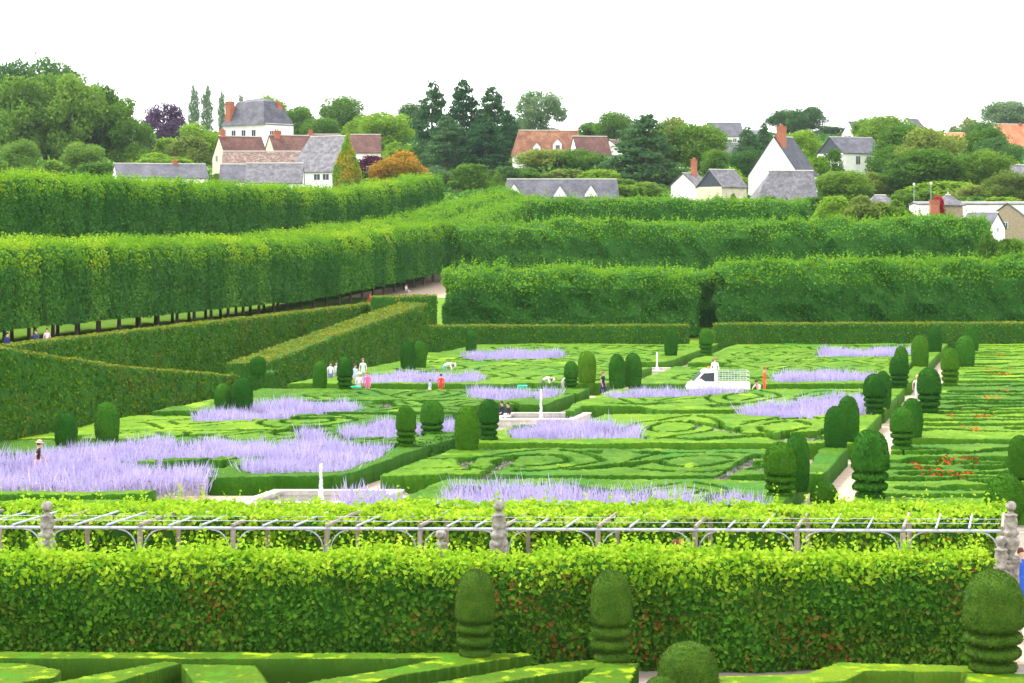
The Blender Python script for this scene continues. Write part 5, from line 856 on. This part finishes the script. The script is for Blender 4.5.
def person(px, D, z0, pose, rz, top, bot, label, hair=(.06,.035,.02), scale=1., hat=None, skirt=None, sleeves=False, long_hair=False, bare_legs=False):
    p = POSES[pose]; V = []; E = []; Rr = []; tg = []
    def add(v, r_, t, pa=None):
        V.append(v); Rr.append(r_); tg.append(t)
        if pa is not None: E.append((pa, len(V)-1))
        return len(V)-1
    P_ = add(p['pel'], .125, 'B'); s1 = add(p['sp'], .115, 'T', P_); c1 = add(p['ch'], .135, 'T', s1); n1 = add(p['nk'], .052, 'S', c1); h0 = np.array(p['hd']); up = h0-np.array(p['nk']); up /= np.linalg.norm(up)
    fw = np.array([0,-1,0])-up*(-up[1]); fw /= np.linalg.norm(fw)+1e-9
    h1 = add(tuple(h0-up*.04+fw*.015), .072, 'S', n1); h2 = add(tuple(h0+up*.04), .088, 'S', h1); h3 = add(tuple(h0+up*.10), .062, 'S', h2)
    add(tuple(h0+fw*.105-up*.01), .014, 'S', h1)
    for k in (0,1):
        hp = add(p['hp'][k], .088, 'B', P_); kn = add(p['kn'][k], .058, 'L' if bare_legs else 'B', hp); an = add(p['an'][k], .038, 'L' if bare_legs else 'B', kn); a = np.array(p['an'][k]); add(tuple(a+[0,-.14,-.045]), .032, 'F', an)
        sh = add(p['sh'][k], .062, 'T', c1); el = add(p['el'][k], .040, 'T' if sleeves else 'S', sh); w_ = add(p['wr'][k], .027, 'S', el)
        d_ = np.array(p['wr'][k])-np.array(p['el'][k]); d_ /= np.linalg.norm(d_); sd = np.cross(d_, [1,0,0]); sd /= np.linalg.norm(sd)+1e-9
        pm = add(tuple(np.array(p['wr'][k])+d_*.06), .028, 'S', w_)
        for j, l_ in enumerate((.075,.085,.08,.065)): add(tuple(np.array(V[pm])+d_*l_+sd*(j-1.5)*.024), .009, 'S', pm)
        add(tuple(np.array(V[pm])+d_*.02+sd*.06), .011, 'S', pm)
    me = bpy.data.meshes.new('person'); me.from_pydata([tuple(map(float, v)) for v in V], E, []); o = bpy.data.objects.new('person', me); C.objects.link(o)
    md = o.modifiers.new('skin', 'SKIN'); md.use_smooth_shade = True
    if not me.skin_vertices: 
        bm = bmesh.new(); bm.from_mesh(me); bm.verts.layers.skin.verify(); bm.to_mesh(me); bm.free()
    for i, sv in enumerate(me.skin_vertices[0].data): sv.radius = (Rr[i], Rr[i]*(.8 if tg[i] in 'T' else 1)); sv.use_root = i == 0
    ss = o.modifiers.new('sub', 'SUBSURF'); ss.levels = 1; ss.render_levels = 1
    dg = bpy.context.evaluated_depsgraph_get(); nme = bpy.data.meshes.new_from_object(o.evaluated_get(dg)); bpy.data.objects.remove(o)
    mats = [skin, cmat('cloth_%02d%02d%02d' % tuple(int(99*c) for c in top), top), cmat('cloth_%02d%02d%02d' % tuple(int(99*c) for c in bot), bot), cmat('shoe', (.05,.04,.04))]
    nme.materials.clear(); [nme.materials.append(m) for m in mats]
    n = len(nme.polygons); cen = np.zeros(n*3); nme.polygons.foreach_get('center', cen); cen = cen.reshape(-1,3); VV = np.array(V); mi = np.zeros(n, int); code = {'S':0,'L':0,'T':1,'B':2,'F':3}
    # nearest bone segment
    best = np.full(n, 9.); 
    for (a, b_) in E:
        A, Bp = VV[a], VV[b_]; t = np.clip(((cen-A)@(Bp-A))/((Bp-A)@(Bp-A)), 0, 1); dd = np.linalg.norm(cen-(A+t[:,None]*(Bp-A)), axis=1)-(Rr[a]*(1-t)+Rr[b_]*t); m_ = dd < best; cc = np.where(t > .5, code[tg[b_]], code[tg[a]]); mi[m_] = cc[m_]; best[m_] = dd[m_]
    nme.polygons.foreach_set('material_index', mi); nme.polygons.foreach_set('use_smooth', np.full(n, True)); nme.name = 'person'
    o = bpy.data.objects.new('person', nme); C.objects.link(o); o.location = (GX(px,D), D, z0); o.rotation_euler = (0,0,R(rz)); o.scale = (scale,)*3; tag(o, label, 'person')
    # hair cap
    b = MB(); hc = h0+up*.055-fw*.012; n_ = 14; Vh = []; pr = [(.100,-.07 if not long_hair else -.2),(.108,-.0),(.102,.045),(.078,.085),(.035,.108),(.004,.112)]
    sx = np.cross(up, fw)
    for r_, z in pr:
        for k in range(n_):
            w_ = 2*math.pi*k/n_; f_ = math.cos(w_); zz = z+(.075 if not long_hair else .2)*max(0, f_)*(1 if z < .0 else .35 if z < .03 else 0); Vh.append(tuple(hc+fw*(r_*f_*(.98 if f_ < 0 else .9))+sx*(r_*.85*math.sin(w_))+up*zz))
    b.add(Vh, [(i*n_+k, i*n_+(k+1)%n_, (i+1)*n_+(k+1)%n_, (i+1)*n_+k) for i in range(5) for k in range(n_)]); b.build('hair', cmat('hair_%02d' % int(hair[0]*99), hair), o, smooth=True)
    if hat:
        b = MB(); Vh = []; pr = [(.17,.03),(.172,.045),(.108,.055),(.1,.12),(.06,.15),(.003,.155)]
        for r_, z in pr:
            for k in range(n_): w_ = 2*math.pi*k/n_; Vh.append(tuple(hc+fw*r_*math.cos(w_)+sx*r_*math.sin(w_)+up*z))
        b.add(Vh, [(i*n_+k, i*n_+(k+1)%n_, (i+1)*n_+(k+1)%n_, (i+1)*n_+k) for i in range(5) for k in range(n_)]+[tuple(range(n_))]); b.build('hat', cmat('hat_%02d%02d' % (int(hat[0]*99), int(hat[2]*99)), hat), o)
    if skirt:
        b = MB(); b.lathe([(.135,1.02),(.16,.92),(.19,.7),(.22,.42),(.21,.42)], n=16); b.build('skirt', cmat('cloth_skirt_%02d' % int(skirt[2]*99), skirt), o, smooth=True)
    return o
W_ = (.75,.75,.74); NV = (.015,.02,.06)
person(38, 91.5, .05, 'walk', 100, (.03,.02,.025), (.42,.3,.5), 'woman in dark top, lilac skirt and pink sun hat walking through sage at left', hat=(.75,.35,.3), skirt=(.45,.33,.55))
person(330.5, 145, 0, 'stand', 20, W_, (.12,.2,.42), 'man in a white shirt and blue jeans between two yews', sleeves=True)
person(337, 146, 0, 'stand', -30, (.6,.62,.7), (.3,.32,.36), 'person in a pale shirt standing just right of the man in jeans', sleeves=True)
person(355, 143, 0, 'stand', 40, (.5,.6,.75), (.45,.45,.45), 'person in a pale blue shirt right of the tiered yew', sleeves=True)
person(363, 149, 0, 'stand', 0, W_, (.7,.68,.66), 'tallest figure of the group, all in white, behind the one in pink', sleeves=True, hair=(.3,.16,.08))
person(359, 137.6, 0, 'stand', 10, (.75,.75,.72), (.5,.45,.4), 'person in white with a pale hat next to the turquoise tub', hat=(.8,.78,.72), sleeves=True, scale=.88)
person(367.5, 137.2, 0, 'stand', -10, (.75,.12,.33), (.7,.15,.35), 'person dressed in bright pink beside the turquoise tub', hair=(.35,.08,.08), sleeves=True, scale=.92)
person(430, 137, 0, 'stand', -60, (.25,.5,.8), W_, 'child in a light blue shirt on the cross path', scale=.67)
person(441, 137.3, 0, 'stand', 170, (.75,.035,.015), (.5,.04,.03), 'person in a red shirt to the right of the child in blue', sleeves=True, scale=.86)
person(445, 152, 0, 'bend', 100, W_, (.1,.35,.35), 'gardener in white bending in the sage behind the person in red', sleeves=True, scale=1.15, hat=(.8,.8,.78))
person(544, 139.6, 0, 'bend', 80, W_, (.15,.15,.15), 'gardener in white bending above the middle fountain jet', sleeves=True, scale=1.05, hat=(.8,.8,.78))
person(564, 138.5, 0, 'bend', 100, (.5,.48,.42), (.32,.33,.3), 'gardener in grey bending beside the small tiered yew', scale=1.1, hat=(.6,.55,.45))
person(603, 136.6, 0, 'stand', 60, NV, NV, 'woman in a sleeveless navy dress standing by the yew dome', skirt=NV, bare_legs=True, hair=(.25,.1,.04), scale=.97)
person(502.5, 120.2, -.06, 'sit', -60, NV, NV, 'left one of two dark clothed people seated on the middle basin rim', sleeves=True, scale=.92)
person(508.5, 119.4, -.06, 'sit', -40, (.04,.03,.04), (.6,.6,.6), 'right one of the two people seated on the middle basin rim, in pale trousers', sleeves=True, scale=.92)
person(764.5, 137, 0, 'stand', 80, (.75,.10,.02), (.7,.10,.03), 'person in orange red overalls on the far cross path right of the truck', sleeves=True, scale=1.12, hair=(.25,.06,.03))
person(758.5, 136.6, 0, 'crouch', -40, (.7,.55,.5), (.6,.45,.42), 'small crouching person in pale pink left of the one in orange', scale=1.1, sleeves=True)
person(917, GD(404), 0, 'walk', 5, (.72,.72,.70), (.5,.52,.5), 'blond woman walking toward us on the topiary path in white and grey', hair=(.6,.38,.15), scale=1.0, sleeves=False)
person(370, 231, 1.9, 'stand', 0, (.75,.03,.03), (.5,.03,.05), 'person in red standing under the limes on the terrace', sleeves=True)
person(406, 250, T(GX(406,250),250)-.3, 'sit', 60, W_, (.6,.6,.6), 'person in white sitting at the far end of the terrace', sleeves=True)
person(47, 152, 1.9, 'stand', 30, (.8,.6,.65), (.25,.25,.3), 'visitor in pale pink under the limes near the left edge', sleeves=True)
person(36, 150, 1.9, 'stand', -30, (.05,.06,.2), (.1,.1,.15), 'visitor in dark blue under the limes left of the pale pink one', sleeves=True)
person(7, 146, 1.9, 'stand', 60, (.02,.03,.14), (.02,.03,.1), 'visitor in very dark blue at the far left edge under the limes', sleeves=True, hair=(.02,.02,.03))
person(681.5, 63.4, .02, 'stand', 170, (.75,.55,.55), (.3,.2,.2), 'red haired person with a pink top under the pergola, right one of the couple', hair=(.35,.08,.04), scale=.97)
person(674.5, 63.2, .02, 'stand', 160, (.85,.75,.76), (.4,.4,.45), 'brown haired person in a pale top under the pergola, left one of the couple', hair=(.16,.07,.035), scale=.98, sleeves=True)
person(1020.5, 61.4, .015, 'stand', 20, (.015,.08,.45), (.015,.06,.35), 'person in a bright blue dress at the right edge beside the stone pillar', hair=(.08,.03,.02), skirt=(.015,.08,.42), bare_legs=True)
# sacks and tubs
def sack(px, y, w, h, mat, label, cat, tub=False):
    D = 136.4 if y < 500 else GD(y); s = F/D; r = np.random.default_rng(int(px)); b = MB(); rw, hh = w/2/s, h/s
    pr = [(rw*.75,0),(rw*.9,hh*.15),(rw,hh*.9),(rw*1.04,hh),(rw*.94,hh),(rw*.85,hh*.2)] if tub else [(rw*.7,0),(rw,hh*.2),(rw*.97,hh*.55),(rw*.7,hh*.85),(rw*.25,hh),(rw*.32,hh*1.08)]
    b.lathe(pr, n=18); V = np.array(b.v); V[:,:2] *= 1+(.0 if tub else .12)*noise(V*6, 1, int(px), 2)[:,None]; b.v = [tuple(v) for v in V]
    o = b.build('tub' if tub else 'garden_sack', mat, None, smooth=True); o.location = (GX(px,D),D,0); return tag(o, label, cat)
sack(356, 390.5, 11, 13, M['teal'], 'turquoise green tub beside the crouching person in pink', 'tub', True)
sack(522.5, 385, 10, 14, M['teal'], 'turquoise green tub left of the middle fountain jet', 'tub', True)
sack(340.5, 392, 13, 9, M['sack'], 'white sack lying left of the turquoise tub', 'sack')
# ================================================================== pickup
D = 136.9; e = empty('pickup_truck', (GX(687,D),D,0), 'white pickup truck with a caged open bed and an orange roof beacon', 'truck', rz=0); k = D/F
b = MB(); pr = [(0,.32),(0,.78),(.12,.98),(.30,1.05),(.92,1.72),(1.10,1.83),(1.72,1.85),(1.85,1.75),(1.88,.40),(1.35,.32)]
n = len(pr); wd = .82; V = [(x,-wd+.06*(z > 1.1),z) for x, z in pr]+[(x,wd-.06*(z > 1.1),z) for x, z in pr]; b.add(V, [tuple(range(n)), tuple(range(n,2*n))[::-1]]+[(i,i+n,(i+1)%n+n,(i+1)%n) for i in range(n)]); b.build('cab', M['paint'], e)
b = MB(); 
for sy in (-1,1): b.add([(x,sy*.80,z) for x, z in ((.52,1.12),(.98,1.62),(1.62,1.66),(1.62,1.12))], [(0,1,2,3) if sy > 0 else (3,2,1,0)])
b.add([(.34,-.66,1.12),(.34,.66,1.12),(.86,.62,1.66),(.86,-.62,1.66)], [(0,1,2,3)]); V=np.array(b.v); V[-4:,0] -= .035; V[-4:,2] += .02; b.v=[tuple(v) for v in V]; b.build('window', M['glass'], e)
b = MB(); b.box((2.85,0,.62),(1.9,1.7,.08)); 
for (c_, d_) in (((2.85,-.85,.82),(1.95,.05,.42)),((2.85,.85,.82),(1.95,.05,.42)),((3.82,0,.82),(.05,1.65,.42)),((1.93,0,.85),(.05,1.65,.48))): b.box(c_, d_)
b.build('bed', M['paint'], e)
b = MB()
for sy in (-.85,.85):
    for xx in np.linspace(1.92,3.78,6): b.tube([(xx,sy,1.03),(xx,sy,1.72)], .018, 5)
    for zz in (1.25,1.48,1.72): b.tube([(1.92,sy,zz),(3.78,sy,zz)], .018, 5)
for zz in (1.25,1.48,1.72):
    for xx in (1.92,3.78): b.tube([(xx,-.85,zz),(xx,.85,zz)], .018, 5)
b.build('cage', M['mesh'], e)
for xx in (.72,3.0):
    for sy in (-.74,.74):
        b = MB(); b.tube([(xx,sy-.1,.31),(xx,sy+.1,.31)], .31, 18); wo_ = b.build('wheel', M['rubber'], e); b = MB(); b.tube([(xx,sy-.11,.31),(xx,sy+.11,.31)], .17, 12); b.build('hub', M['hub'], wo_)
b = MB(); b.lathe([(.09,1.85),(.09,1.96),(.05,2.02)], (1.35,0,0), 10); b.build('beacon', M['beacon'], e)
for sy in (-.55,.55): b = MB(); b.box((-.01,sy,.72),(.05,.28,.16)); b.build('headlight', M['frame'], e)
b = MB(); b.box((-.02,0,.42),(.12,1.62,.16)); b.build('bumper', M['mesh'], e)
person(715, D+.1, .70, 'stand', 160, (.72,.72,.74), (.15,.16,.2), 'worker in a white shirt standing in the bed of the pickup truck', hair=(.3,.12,.08), sleeves=True, scale=1.06)


# ================================================================== air
b = MB(); b.box((60, 430, 48), (1500, 1300, 100)); o = b.build('haze', []); m = bpy.data.materials.new('thin_haze'); m.use_nodes = True; nt = m.node_tree; nt.nodes.clear()
v = nt.nodes.new('ShaderNodeVolumePrincipled'); v.inputs['Color'].default_value = (.80,.9,1,1); v.inputs['Density'].default_value = .00005; ou = nt.nodes.new('ShaderNodeOutputMaterial'); nt.links.new(v.outputs[0], ou.inputs['Volume']); o.data.materials.append(m)
tag(o, 'thin summer haze over the gardens and village', 'haze', kind='stuff')
